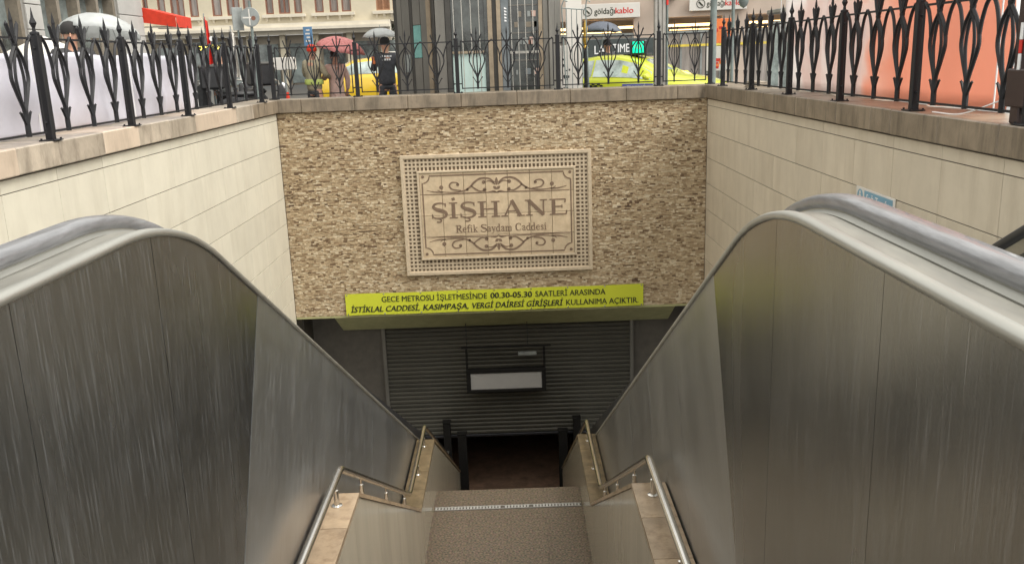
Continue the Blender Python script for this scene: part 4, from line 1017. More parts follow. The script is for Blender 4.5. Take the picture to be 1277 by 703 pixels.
def far_building():
    t = thing('apartment_building', 'long ochre plastered building far across the street with grouped brown framed windows', 'building', (-14, 55, 0)); loc = (14, -55, 0)
    def X(px): return -17.4+(px-260)*0.0509
    wins = []
    for grp, fm in ((((183, 189),), 0), (((200, 209), (215, 231), (237, 247)), 0), (((263, 274), (280, 295), (299, 309)), 0), (((325, 334), (340, 353), (358, 367)), 0), (((382, 392), (399, 409), (413, 424)), 0), (((453, 469), (472, 479)), 1)):
        for a, b in grp: wins.append((X(a), X(b), fm))
    fl_ = []
    for z0, z1 in ((4.5, 6.9), (8.6, 11.0), (12.7, 15.0)): fl_ += [(a, b, z0, z1, fm) for a, b, fm in wins]
    mb = wall_with_holes(-30, -6.85, 3.95, 17, [h[:4] for h in fl_], 55, .4); mb.box(-30, -6.85, 55.4, 66, 3.95, 17); w = mb.build('wall', M_['plaster'], t); w.location = loc
    for a, b, z0, z1, fm in fl_:
        f = window(None, t, a, b, z0, z1, 55, M_['shutterB'] if fm else M_['frameB'], M_['shutterB'] if fm else M_['curtain'], 1 if b-a > .6 else 0, .2, .07, 1); f.location = loc
    groups = [(X(196), X(250)), (X(259), X(313)), (X(321), X(371)), (X(378), X(428)), (X(449), X(483))]
    for a, b in groups:
        for z0 in (4.5, 8.6, 12.7):
            mb = MB(); mb.box(a, b, 54.78, 55, z0-.2, z0-.04)
            for k in range(4):
                x = a+.15+(b-a-.4)*k/3; mb.prism([(54.85, z0-.2), (55, z0-.2), (55, z0-.42)], 0, x, x+.14)
            o = mb.build('window_sill', M_['plasterW'], t); o.location = loc
    mb = MB(); mb.box(-30, -6.8, 54.6, 55.3, 3.72, 3.95); mb.box(-30, -6.8, 54.4, 55.3, 3.55, 3.72); mb.box(-30, -6.8, 54.8, 55.3, 3.3, 3.55); mb.build('cornice', M_['plasterW'], t).location = loc
    # ground floor: shop fronts between piers
    mb = MB(); mb.box(-30, -6.9, 55.6, 56, 0.1, 3.3); mb.build('shop_wall', M_['shopgrey'], t).location = loc
    for i in range(12):
        x = -29.5+i*2.0; mb = MB(); mb.box(x, x+.3, 55.2, 55.6, .1, 3.3); mb.build('pier', M_['plaster'], t).location = loc
        mb = MB(); mb.box(x+.5, x+1.8, 55.5, 55.6, .5, 2.8); mb.build('shop_window', M_['glassD'], t).location = loc
far_building()

def left_building():
    X = -12.0; t = thing('stone_building', 'grey ashlar building at the left edge with tall bronze framed windows', 'building', (X, 26, 0), -PI/2)
    # local x = -(world y - 26); wall faces local -y?  build with local x axis along world +y
    t.rotation_euler = (0, 0, PI/2)   # local x -> world y, local -y -> world +x
    def Y(y): return y-26
    wn = [(13.2, 17.6), (18.6, 23.32), (24.05, 28.9)]
    zs = [(0.9, 1.55, 0), (1.6, 5.4, 1)]
    holes = [(Y(a), Y(b), 1.6, 5.4) for a, b in wn]+[(Y(a), Y(b), 6.6, 9.6) for a, b in wn]
    mb = wall_with_holes(Y(12), Y(30.7), 0, 11, holes, 0, .5); mb.box(Y(12), Y(30.7), .8, 9, 0, 11); mb.build('wall', M_['greystone'], t)
    for a, b in wn:
        # pilaster blocks, proud of the wall, with recessed courses
        for z0, z1 in ((1.6, 5.4), (6.6, 9.6)):
            f = window(None, t, Y(a), Y(b), z0, z1, 0.05, M_['frameT'], M_['glassD'], 3, .35, .16, 1)
    me = None
    for a, b in ((17.6, 18.6), (23.32, 24.05), (28.9, 30.7)):
        z = 0.15
        while z < 10.8:
            h = .62; mb = MB(); mb.bbox(Y(a)-.02, Y(b)+.02, -.06, -.001, z, z+h-.02, .012); mb.build('ashlar_block', M_['greystone'], t); z += h
    mb = MB(); mb.box(Y(12), Y(30.7), -.12, -.001, 5.5, 5.8); mb.build('string_course', M_['greystone'], t)
    # red awning beyond the corner
    t2 = thing('awning', 'bright red canvas awning projecting from the grey building corner', 'awning', (-12.0, 30.8, 3.12))
    def A(y): return y-30.8
    mb = MB(); w = 1.45
    mb.prism([(A(30.8), .42), (A(30.8), .36), (A(32.6), .0), (A(32.6), .06)], 0, 0, w)
    mb = MB(); vs = []
    # slopes down away from the building wall (towards +x), valance along the outer edges
    mb.add([(0, 0, .42), (0, 1.4, .42), (1.1, 1.4, .12), (1.1, 0, .12)], [(0, 1, 2, 3)]); o = mb.build('canvas_top', M_['red'], t2)
    md = o.modifiers.new('thickness', 'SOLIDIFY'); md.thickness = .02
    mb = MB(); mb.add([(0, -.01, .42), (1.1, -.01, .12), (1.1, -.01, -.24), (0, -.01, -.06)], [(0, 1, 2, 3)]); mb.add([(1.11, 0, .12), (1.11, 1.4, .12), (1.11, 1.4, -.24), (1.11, 0, -.24)], [(0, 1, 2, 3)])
    o = mb.build('valance', M_['red'], t2); md = o.modifiers.new('thickness', 'SOLIDIFY'); md.thickness = .015
    mb = MB(); mb.tube([(0, .05, -.2), (1.05, .05, -.22)], .02, 6); mb.build('arm', M_['greysign'], t2)
    mb = MB(); mb.tube([(0, 1.3, -.2), (1.05, 1.3, -.22)], .02, 6); mb.build('arm', M_['greysign'], t2)
left_building()

def right_building():
    rz = math.radians(-6); t = thing('shop_building', 'salmon rendered shop building across the street with lit shop fronts', 'building', (1.0, 31.2, 0), rz)
    # local: x to right, faces -y
    def F(mb, n, m, par=None): return mb.build(n, m, par or t)
    holes = [(0.3, 3.3, .25, 2.62), (4.2, 6.2, .25, 2.62), (7.0, 10.5, .25, 2.62)]
    up = [(0.5+2.2*k, 2.0+2.2*k, 3.55, 5.2) for k in range(5)]+[(0.5+2.2*k, 2.0+2.2*k, 6.6, 8.4) for k in range(5)]
    mb = wall_with_holes(-1.5, 12, 0, 11, holes+up, 0, .35); mb.box(-1.5, 12, 2.6, 9, 0, 11); F(mb, 'wall', M_['pinkwall'])
    for h in up: window(None, t, *h, 0.04, M_['greysign'], M_['glassD'], 1, .2, .07)
    for a, b, z0, z1 in holes:
        mb = MB(); mb.box(a, b, 1.6, 1.75, z0, z1); F(mb, 'shop_interior', M_['shopgrey'])
        f = window(None, t, a, b, z0, z1-.45, 0.04, M_['greysign'], M_['curtain'], 2, .14, .06)
        mb = MB(); mb.box(a+.02, b-.02, .12, .2, z1-.3, z1-.22); mb.box(a+.3, b-.4, .12, .2, z1-.42, z1-.39); F(mb, 'strip_light', M_['glow'])
        for k in range(3):
            x = a+(b-a)*(k+.5)/3; mb = MB(); mb.box(x-.3, x+.1, .7, 1.1, 1.1, 1.9+.2*k); F(mb, 'display', M_['orangep' if k == 1 else 'frameT'])
    mb = MB(); mb.box(-1.5, 12, -.05, -.001, 1.66, 1.74); F(mb, 'yellow_band', M_['yellow'])
    mb = MB(); mb.box(-1.5, 12, -.7, -.02, 5.5, 5.62); F(mb, 'canopy_slab', M_['plasterW'])
    # air conditioners
    for x in (4.15, 6.55):
        mb = MB(); mb.bbox(x, x+.55, -.32, -.02, 3.2, 3.65, .02); F(mb, 'air_conditioner', M_['signw'])
    # hanging signs: flat boxes fixed to the facade are things
    def sign(lab, x0, x1, z0, z1, dy, first):
        s = thing('shop_sign', lab, 'sign', (0, 0, 0), rz)
        P = Matrix.Rotation(rz, 4, 'Z') @ Vector((x0, dy, z0)); s.location = Vector((1.0, 31.2, 0))+P
        w = x1-x0; h = z1-z0
        mb = MB(); mb.bbox(0, w, -.12, 0, 0, h, .012); mb.build('sign_box', M_['signw'], s)
        lettering('göldağı', M_['ink'], s, w*.30, w*.62, h*.30, h*.42, -.124, .02); lettering('kablo', M_['redp'], s, w*.625, w*.90, h*.30, h*.42, -.124, .02)
        mb = MB(); ring = [(w*.20+h*.30*math.cos(2*PI*k/24), -.125, h*.5+h*.30*math.sin(2*PI*k/24)) for k in range(24)]; mb.tube(ring, .012, 5, closed=True)
        mb.tube([(w*.20-h*.15, -.125, h*.65), (w*.20+h*.15, -.125, h*.35)], .028, 5); mb.build('round_emblem', M_['ink'], s)
    sign('white shop sign lettered göldağıkablo with a round emblem left of the grey mast', 1.35, 3.5, 2.66, 3.13, -.1, 1)
    sign('white shop sign lettered göldağıkablo partly behind the green grey pole', 5.1, 6.95, 2.78, 3.22, -.1, 0)
    # dark fascia of the lower shop
    s = thing('shop_fascia', 'dark slate fascia with large white capitals above the lime taxi', 'sign', (1.75, 26.0, 1.42), math.radians(-3))
    mb = MB(); mb.bbox(0, 2.75, -.08, 0, 0, .50, .01); mb.build('board', M_['signd'], s)
    lettering('LA', M_['whitep'], s, .74, 1.04, .10, .24, -.084, .012); lettering('TIME', M_['whitep'], s, 1.25, 1.72, .13, .24, -.084, .012)
    mb = MB(); mb.box(.2, .28, -.06, -.02, -1.6, 0); mb.box(2.4, 2.48, -.06, -.02, -1.6, 0); mb.build('support', M_['signd'], s)
right_building()

# ---------------- small far tree and pale building in the gap
def gap_things():
    t = thing('narrow_house', 'pale narrow house seen in the gap left of the kiosk', 'building', (-8.4, 82, 0))
    mb = wall_with_holes(-6, 8, 0, 18, [(-5+2.4*i, -3.9+2.4*i, z, z+1.6) for i in range(5) for z in (2, 5, 8, 11)], 0, .3); mb.box(-6, 8, .5, 8, 0, 18); mb.build('wall', M_['plasterW'], t)
    for i in range(5):
        for z in (2, 5, 8, 11): window(None, t, -5+2.4*i, -3.9+2.4*i, z, z+1.6, 0, M_['greysign'], M_['glassD'], 1, .2, .08)
        mb = MB(); mb.box(-5.2+2.4*i, -3.6+2.4*i, -.9, 0, 4.6, 4.7); mb.build('balcony', M_['greysign'], t)
    t = thing('street_tree', 'small dark street tree in the gap beside the kiosk', 'tree', (-7.9, 62, 0.3))
    mb = MB(); mb.tube([(0, 0, 0), (.1, 0, 1.5), (0, .1, 3)], [.14, .11, .07], 8)
    for k in range(9):
        a = k*2.4; mb.tube([(.05, .05, 1.6+.15*k), (.9*math.cos(a), .9*math.sin(a), 2.6+.28*k)], [.05, .015], 5)
    mb.build('trunk', M_['bark'], t)
    rng = random.Random(5); mb = MB()
    for k in range(900):
        r = 1.25*rng.random()**.4; th = rng.uniform(0, 2*PI); ph = rng.uniform(-1, 1); c = Vector((r*math.cos(th)*math.sqrt(1-ph*ph), r*math.sin(th)*math.sqrt(1-ph*ph), 3.4+1.5*r*ph))
        if math.sin(c.x*4)+math.sin(c.z*3.7+1)+math.sin(c.y*4) < -.8: continue
        d = Vector((rng.uniform(-1, 1), rng.uniform(-1, 1), rng.uniform(-1, 1))).normalized(); e = d.orthogonal().normalized(); q = .09
        mb.add([c-d*q, c+e*q*.5, c+d*q, c-e*q*.5], [(0, 1, 2, 3)])
    mb.build('crown', M_['leaf'], t)
gap_things()

# ---------------- kiosk
def kiosk():
    t = thing('kiosk', 'dark glass and bronze street kiosk standing behind the far fence', 'kiosk', (-0.5, 16.4, 0)); H = 4.2
    O = Vector((0.5, -16.4, 0))
    P = [(-1.93, 16.35), (-1.18, 15.72), (0.72, 15.72), (0.93, 16.0), (0.93, 17.25), (-1.93, 17.25)]
    mb = MB(); mb.prism([(x, y) for x, y in P], 2, .1, .28); mb.build('plinth', M_['kioskD'], t, loc=O)
    cen = Vector((-.5, 16.6)); mb = MB(); mb.prism([tuple(cen+(Vector(p)-cen)*1.12) for p in P], 2, H, H+.35); mb.build('roof', M_['kioskD'], t, loc=O)
    mb = MB(); mb.prism([tuple(cen+(Vector(p)-cen)*.90) for p in P], 2, .28, H); mb.build('inner_shell', M_['kioskD'], t, loc=O)
    def seg(a, b, z0, z1, m, name, d0=-.03, d1=.03, par=None):
        """slab on the facet through points a,b (x,y), offset d0..d1 outwards(-)"""
        A, B = Vector(a), Vector(b); n = Vector(((B-A).y, -(B-A).x)).normalized()
        q = [A+n*-d0, B+n*-d0, B+n*-d1, A+n*-d1]; mb = MB(); mb.prism([tuple(v) for v in q], 2, z0, z1); return mb.build(name, m, par or t, loc=O)
    F0, F1, F2, F3 = P[0], P[1], P[2], P[3]
    def on(a, b, q): return (a[0]+(b[0]-a[0])*q, a[1]+(b[1]-a[1])*q)
    # left facet: ribbed grey panels with teal strip
    for q0, q1, m, z0, z1 in ((0, .08, 'kioskD', .28, H), (.085, .20, 'kioskP', .28, H), (.21, .40, 'kioskP', .28, H), (.41, .47, 'kioskD', .28, H), (.48, .66, 'kioskP', .28, 1.55), (.48, .66, 'teal', 1.56, 2.1), (.48, .66, 'kioskP', 2.11, H), (.67, .84, 'kioskP', .28, H), (.85, .93, 'kioskT', .28, H), (.935, 1, 'kioskD', .28, H)):
        seg(on(F0, F1, q0), on(F0, F1, q1), z0, z1, M_[m], {'kioskT': 'mullion', 'teal': 'teal_pane'}.get(m, 'panel'), -.03-(0.03 if m == 'kioskT' else 0)-.012*random.random())
    seg(on(F0, F1, .24), on(F0, F1, .38), 1.32, 1.62, M_['greysign'], 'notice', -.055, -.045)
    # front facet x -1.18 .. .72
    def fx(x0, x1, z0, z1, m, name, d0=-.03, d1=.03): return seg((x0, 15.72), (x1, 15.72), z0, z1, M_[m], name, d0, d1)
    fx(-1.18, -1.02, .28, H, 'kioskP', 'panel'); fx(-1.01, -.92, .28, H, 'kioskD', 'panel', -.045)
    fx(-.915, -.36, 1.64, H, 'kioskG', 'window_pane', 0, .02); fx(-.915, -.36, .28, 1.60, 'paleteal', 'lower_panel', -.01, .02)
    fx(-.915, -.36, 1.60, 1.64, 'kioskT', 'rail', -.05)
    fx(-.355, -.30, .28, H, 'kioskG', 'panel'); fx(-.295, -.22, .28, H, 'kioskT', 'mullion', -.07); fx(-.215, -.15, .28, H, 'kioskD', 'panel', -.03); fx(-.145, -.075, .28, H, 'kioskT', 'mullion', -.07)
    fx(-.07, .06, .28, H, 'kioskB', 'blue_column', -.05)
    fx(.065, .56, .28, H, 'kioskG', 'window_pane', 0, .02); fx(.065, .56, 1.57, 1.61, 'bar', 'rail', -.045)
    fx(.565, .63, .28, H, 'kioskT', 'mullion', -.07); fx(.64, .72, .28, H, 'kioskP', 'panel', -.04)
    for xs in ((-.87, -.73, -.58, -.44), (.10, .22, .34, .47)):
        for x in xs:
            mb = MB(); mb.tube([(x, 15.66, .3), (x, 15.66, H-.02)], .008, 6); mb.build('window_bar', M_['bar'], t, loc=O)
    # goods seen behind the glass
    rng = random.Random(2)
    mb = MB()
    for k in range(3): mb.box(.07, .55, 15.70, 15.715, .7+.45*k+.75, .72+.45*k+.75)
    mb.build('shelf', M_['kioskP'], t, loc=O)
    for k in range(16):
        x = .09+rng.random()*.4; z = rng.choice([.75, 1.22, 1.72, 2.0, 2.17]); w_ = rng.uniform(.03, .09); mb = MB(); mb.box(x, x+w_, 15.700, 15.716, z, z+rng.uniform(.05, .13)); mb.build('displayed_goods', M_[rng.choice(['frameB', 'greysign', 'coatG', 'coatP', 'frameT', 'kioskB'])], t, loc=O)
    # vertical white marks on the blue column
    for k in range(5):
        z = 2.30-.05*k; mb = MB(); mb.prism([(-.01, z), (.03, z), (.03, z+.012), (.0, z+.03), (-.01, z+.03)], 1, 15.664, 15.668); mb.build('white_mark', M_['whitep'], t, loc=O)
    # right bevel
    for q0, q1, m in ((0, .5, 'kioskP'), (.52, 1, 'kioskP')): seg(on(F2, F3, q0), on(F2, F3, q1), .28, H, M_[m], 'panel')
    seg(P[3], P[4], .28, H, M_['kioskP'], 'side_panel'); seg(P[5], P[0], .28, H, M_['kioskP'], 'side_panel'); seg(P[4], P[5], .28, H, M_['kioskG'], 'rear_glazing')
    # notices on the easel beside the kiosk
    e = thing('notice_board', 'white poster board with dark printed figures right beside the kiosk', 'board', (1.01, 15.45, .25))
    mb = MB(); mb.bbox(-.10, .10, -.015, .015, .15, 1.42, .004); mb.build('board', M_['signw'], e)
    rng = random.Random(9)
    for k in range(22):
        z = .3+rng.random()*1.0; x = rng.uniform(-.07, .04); mb = MB(); mb.box(x, x+rng.uniform(.015, .05), -.0175, -.0152, z, z+rng.uniform(.01, .05)); mb.build('printed_mark', M_['coatD'], e)
    mb = MB(); mb.box(-.09, -.07, .0151, .05, 0, .5); mb.box(.07, .09, .0151, .05, 0, .5); mb.build('leg', M_['kioskD'], e)
    e = thing('folding_screen', 'tall folded iron lattice gate leaning beside the kiosk', 'gate', (1.22, 15.4, .25), math.radians(4))
    mb = MB(); mb.tube([(-.20, 0, 0), (-.28, 0, 2.05), (-.24, 0, 2.14), (-.18, 0, 2.12)], .012, 6); mb.tube([(.18, 0, 0), (.12, 0, 2.0), (.14, 0, 2.14), (.20, 0, 2.1)], .012, 6); mb.tube([(-.28, 0, 2.02), (.12, 0, 1.98)], .01, 6); mb.tube([(-.20, 0, .08), (.18, 0, .08)], .01, 6); mb.build('gate_frame', M_['lampg'], e)
    for k in range(4):
        x = -.2+.085*k; mb = MB(); mb.tube([(x-.0, 0, .08), (x+.0, 0, 2.0)], .007, 5); mb.build('bar', M_['lampg'], e)
    e = thing('panel_stand', 'off white upright panel standing behind the folded lattice gate', 'panel', (1.17, 15.75, .25)); mb = MB(); mb.bbox(-.14, .13, -.02, .02, .05, 2.35, .006); mb.build('panel_sheet', M_['signw'], e); mb = MB(); mb.box(-.2, .2, -.15, .15, 0, .05); mb.build('foot', M_['greysign'], e)
    e = thing('brass_post', 'slim post with a brass finial beside the dark umbrella', 'post', (1.40, 16.2, .25))
    mb = MB(); mb.tube([(0, 0, 0), (0, 0, 1.35)], .035, 8); mb.build('shaft', M_['iron'], e); mb = MB(); mb.lathe([(.03, 1.35), (.05, 1.38), (.02, 1.42), (.055, 1.52), (.03, 1.62), (.045, 1.7), (.004, 1.85)], 10); mb.build('finial', M_['gold'], e, smooth=True)
kiosk()

# ---------------- masts and poles
def pole(name, lab, cat, x, y, r, h, m, n=12, base=True):
    t = thing(name, lab, cat, (x, y, .2)); mb = MB(); mb.lathe([(r, 0), (r*.95, h)], n); mb.build('shaft', M_[m], t, smooth=True)
    if base: mb = MB(); mb.lathe([(r*2, 0), (r*2, .02), (r*1.15, .12), (r*1.05, .13)], n); mb.build('base', M_[m], t)
    return t
t = thing('sign_mast', 'thick ribbed light grey mast rising behind the far fence', 'mast', (2.56, 15.3, .2))
for k, (x0, x1, m) in enumerate(((-.10, -.045, 'mast'), (-.04, .02, 'mast'), (.025, .09, 'mast'), (.095, .125, 'lampg'))): mb = MB(); mb.bbox(x0, x1, -.06-.01*(k % 2), .06, 0, 5, .01); mb.build('mast_profile', M_[m], t)
mb = MB(); mb.bbox(.09, .124, -.075, -.0705, 2.05, 3, .002); mb.build('red_strip', M_['redp'], t)
t = pole('street_pole', 'round green grey pole carrying a disc mirror behind the far right corner', 'pole', 3.42, 15.2, .055, 3.6, 'lampg')
mb = MB(); mb.lathe([(.02, -.02), (.25, -.03), (.27, 0), (.25, .012), (.02, .02)], 28, (0, -.09, 2.42), axis='y'); mb.build('disc_mirror', M_['greysign'], t, smooth=True)
t = thing('hanging_lantern', 'dark green grey lantern column with a bulb end right of the disc mirror', 'lamp', (4.06, 15.8, .2)); mb = MB(); mb.lathe([(.001, 1.98), (.06, 2.02), (.085, 2.08), (.085, 2.3), (.06, 2.36), (.06, 3.6), (.03, 3.7)], 12); mb.build('lantern_body', M_['lampg'], t, smooth=True); mb = MB(); mb.tube([(0, .05, 3.6), (0, .6, 3.6), (0, .7, 3.5), (0, .7, 0)], .03, 8); mb.build('arm', M_['lampg'], t, smooth=True)
# poster boards right of the pole
def poster(lab, x, y, w_, z0, z1, m, rz, stripes):
    t = thing('poster_panel', lab, 'poster', (x, y, 0), math.radians(rz)); mb = MB(); mb.bbox(-w_/2, w_/2, -.02, .02, z0, z1, .006); mb.build('poster_sheet', M_[m], t)
    rng = random.Random(int(x*100))
    for k in range(stripes):
        a = rng.uniform(-w_*.4, w_*.1); z = rng.uniform(z0+.05, z1-.15); mb = MB(); mb.box(a, a+rng.uniform(.08, w_*.35), -.0235, -.0205, z, z+rng.uniform(.03, .09)); mb.build('printed_block', M_[rng.choice(['orangep', 'signw', 'redp']) if m != 'signw' else rng.choice(['orangep', 'redp'])], t)
    mb = MB(); mb.box(-w_/2+.02, -w_/2+.06, .021, .06, .2, z1-.05); mb.box(w_/2-.06, w_/2-.02, .021, .06, .2, z1-.05); mb.build('poster_leg', M_['greysign'], t)
poster('red and white printed poster panel seen above the right corner of the fence', 5.5, 23.5, .46, 1.68, 2.28, 'orangep', -12, 4)
poster('white poster panel with orange print beneath the red poster', 5.38, 23.3, .62, 1.0, 1.6, 'signw', -12, 6)
t = thing('bus_shelter', 'grey glazed shelter seen through the right fence', 'shelter', (6.6, 20, .0))
mb = MB(); mb.bbox(-.7, 1.6, -.5, .9, 2.25, 2.33, .01); mb.build('roof', M_['greysign'], t)
for x in (-.65, .1, .85, 1.55): mb = MB(); mb.box(x-.03, x+.03, .8, .86, 0, 2.25); mb.build('upright', M_['mast'], t)
for x in (-.61, .14, .89): mb = MB(); mb.box(x, x+.68, .82, .83, .4, 2.1); mb.build('glass_pane', M_['carglass'], t)

# ---------------- cars
def taxi(lab, loc, rz, paint, deco):
    t = thing('taxi', lab, 'taxi', loc, rz, 'yellow taxis on the street')
    # length along +x (front at +x); stations: x, half width, z sill, z belt, z top, half width top
    st = [(-2.15, .60, .45, .70, .92, .45), (-2.08, .76, .30, .82, 1.06, .66), (-1.75, .84, .24, .96, 1.10, .70), (-1.45, .86, .22, 1.0, 1.17, .68), (-1.0, .87, .22, 1.02, 1.41, .60), (-.4, .88, .22, 1.02, 1.475, .60), (.1, .88, .22, 1.01, 1.465, .60), (.45, .88, .22, 1.0, 1.39, .60), (.95, .87, .22, .97, 1.14, .68), (1.15, .87, .22, .95, 1.07, .72), (1.6, .85, .24, .90, 1.0, .70), (1.98, .78, .28, .78, .88, .62), (2.12, .62, .40, .64, .74, .45)]
    mb = MB(); rows = []
    for x, wv, zs, zb, zt, wt in st:
        rows.append([(x, wv*.92, zs), (x, wv, zs+(zb-zs)*.35), (x, wv*.995, zb-.07), (x, wv*.95, zb), (x, wt+.0, zt-.03), (x, wt*.8, zt), (x, 0, zt+.015)])
    n = len(rows[0]); vs = []
    for r in rows: vs += r+[(p[0], -p[1], p[2]) for p in r[-2::-1]]
    m = 2*n-1; fs = [(i*m+k, i*m+k+1, (i+1)*m+k+1, (i+1)*m+k) for i in range(len(rows)-1) for k in range(m-1)]
    fs += [(i*m, (i+1)*m, (i+1)*m+m-1, i*m+m-1) for i in range(len(rows)-1)]; fs += [tuple(range(m)), tuple((len(rows)-1)*m+k for k in range(m-1, -1, -1))]
    mb.add(vs, fs); o = mb.build('body', paint, t, smooth=True)
    # glass: quads lying 6 mm proud of the greenhouse
    def lerp(i, f_, side, j0, q0):
        a, b = rows[i], rows[i+1]; A = Vector(a[j0])*(1-q0)+Vector(a[j0+1])*q0; B = Vector(b[j0])*(1-q0)+Vector(b[j0+1])*q0; P = A*(1-f_)+B*f_; return Vector((P.x, P.y*side, P.z))
    for side in (1, -1):
        for segs in ([(3, .35), (4, .05), (4, .95)], [(5, .02), (6, .03), (7, .0), (7, .80)]):
            lo = [lerp(i, f_, side, 3, .12) for i, f_ in segs]; hi = [lerp(i, f_, side, 3, .88) for i, f_ in segs]
            off = Vector((0, side*.008, .004)); mb = MB(); k = len(lo); mb.add([p+off for p in lo]+[p+off for p in hi], [(i, i+1, k+i+1, k+i) for i in range(k-1)])
            g = mb.build('side_window', M_['carglass'], t); md = g.modifiers.new('thickness', 'SOLIDIFY'); md.thickness = .004
    for i0, i1, nm in ((7, 8, 'windscreen'), (3, 4, 'rear_window')):
        a, b = rows[i0], rows[i1]; up = Vector((.006 if i0 == 7 else -.006, 0, .008))
        q = []
        for r, f_ in ((a, .08), (b, .08)):
            pass
        A = [Vector(a[4])*.92+Vector(b[4])*.08, Vector(a[6])*.92+Vector(b[6])*.08]; B = [Vector(a[4])*.06+Vector(b[4])*.94, Vector(a[6])*.06+Vector(b[6])*.94]
        A[0].y *= .93; B[0].y *= .95
        mb = MB(); vs = [A[0], A[1], Vector((A[0].x, -A[0].y, A[0].z)), B[0], B[1], Vector((B[0].x, -B[0].y, B[0].z))]
        mb.add([p+up for p in vs], [(0, 1, 4, 3), (1, 2, 5, 4)]); g = mb.build(nm, M_['carglass'], t); md = g.modifiers.new('thickness', 'SOLIDIFY'); md.thickness = .004
    for side in (1, -1):
        mb = MB(); mb.lathe([(.01, -.10), (.06, -.08), (.085, -.03), (.09, .02), (.07, .07), (.01, .10)], 12, (.86, side*1.0, 1.06), axis='y', sx=.8, sy=.72); mb.build('side_mirror', paint, t, smooth=True)
        mb = MB(); mb.box(-.42, -.28, side*.885-.01, side*.885+.012, .86, .89); mb.box(.36-.1, .36+.04, side*.885-.01, side*.885+.012, .85, .88); mb.build('door_handle', M_['blackpl'], t)
        for x in (-1.34, 1.34):
            mb = MB(); mb.lathe([(.20, -.1), (.30, -.1), (.325, -.07), (.325, .07), (.30, .1), (.20, .1)], 22, (x, side*.80, .325), axis='y'); w_ = mb.build('wheel', M_['tyre'], t, smooth=True)
            mb = MB(); mb.lathe([(.03, side*.085), (.20, side*.09), (.205, side*.105), (.19, side*.108), (.04, side*.095)], 16, (x, side*.80, .325), axis='y'); mb.build('rim', M_['rim'], w_)
        mb = MB(); mb.bbox(1.88, 2.09, side*.62-.12, side*.62+.12, .60, .70, .02); mb.build('headlight', M_['whitep'], t)
        mb = MB(); mb.bbox(-2.13, -2.0, side*.66-.10, side*.66+.10, .72, .90, .02); mb.build('tail_light', M_['redp'], t)
    mb = MB(); mb.box(-.45, -.435, -.885, -.878, .3, .9); mb.box(.55, .565, -.885, -.878, .3, .88); mb.build('door_seam', M_['blackpl'], t)
    if deco:
        mb = MB(); mb.bbox(-1.2, -.85, -.889, -.872, .62, .95, .002); mb.bbox(.3, .95, -.889, -.872, .60, .93, .002); mb.build('blue_decal', M_['bluep'], t)
        for k in range(12):
            for j in range(2):
                if (k+j) % 2: continue
                mb = MB(); mb.box(-.85+k*.06, -.79+k*.06, -.8925, -.88, .92-.035*j, .955-.035*j); mb.build('checker', M_['blackpl'], t)
        mb = MB(); mb.bbox(.0, .5, -.22, .1, 1.46, 1.50, .01); mb.build('lamp_base', M_['blackpl'], t)
        mb = MB(); mb.bbox(.20, .54, -.30, -.20, 1.46, 1.76, .03); mb.build('lamp_housing', M_['blackpl'], t)
        mb = MB(); mb.bbox(.25, .49, -.306, -.3005, 1.51, 1.73, .002); mb.build('roof_lamp', M_['tealL'], t)
        lettering('TAKSİ', M_['signw'], t, .28, .46, 1.59, .07, -.3085, .01)
        lettering('TAKSİ', M_['whitep'], t, .40, .80, .80, .10, -.8915, .01)
    else:
        mb = MB(); mb.bbox(-.25, .15, -.12, .12, 1.48, 1.60, .03); mb.build('roof_lamp', M_['signw'], t)
    return t
taxi('lime yellow taxi with a lit teal roof lamp passing right of the kiosk', (2.48, 18.75, gz(2)-.02), math.radians(-33), M_['taxiL'], True)
taxi('golden yellow taxi standing behind the two people with umbrellas', (-3.05, 24.2, gz(-3)+.0), math.radians(10), M_['taxiY'], False)

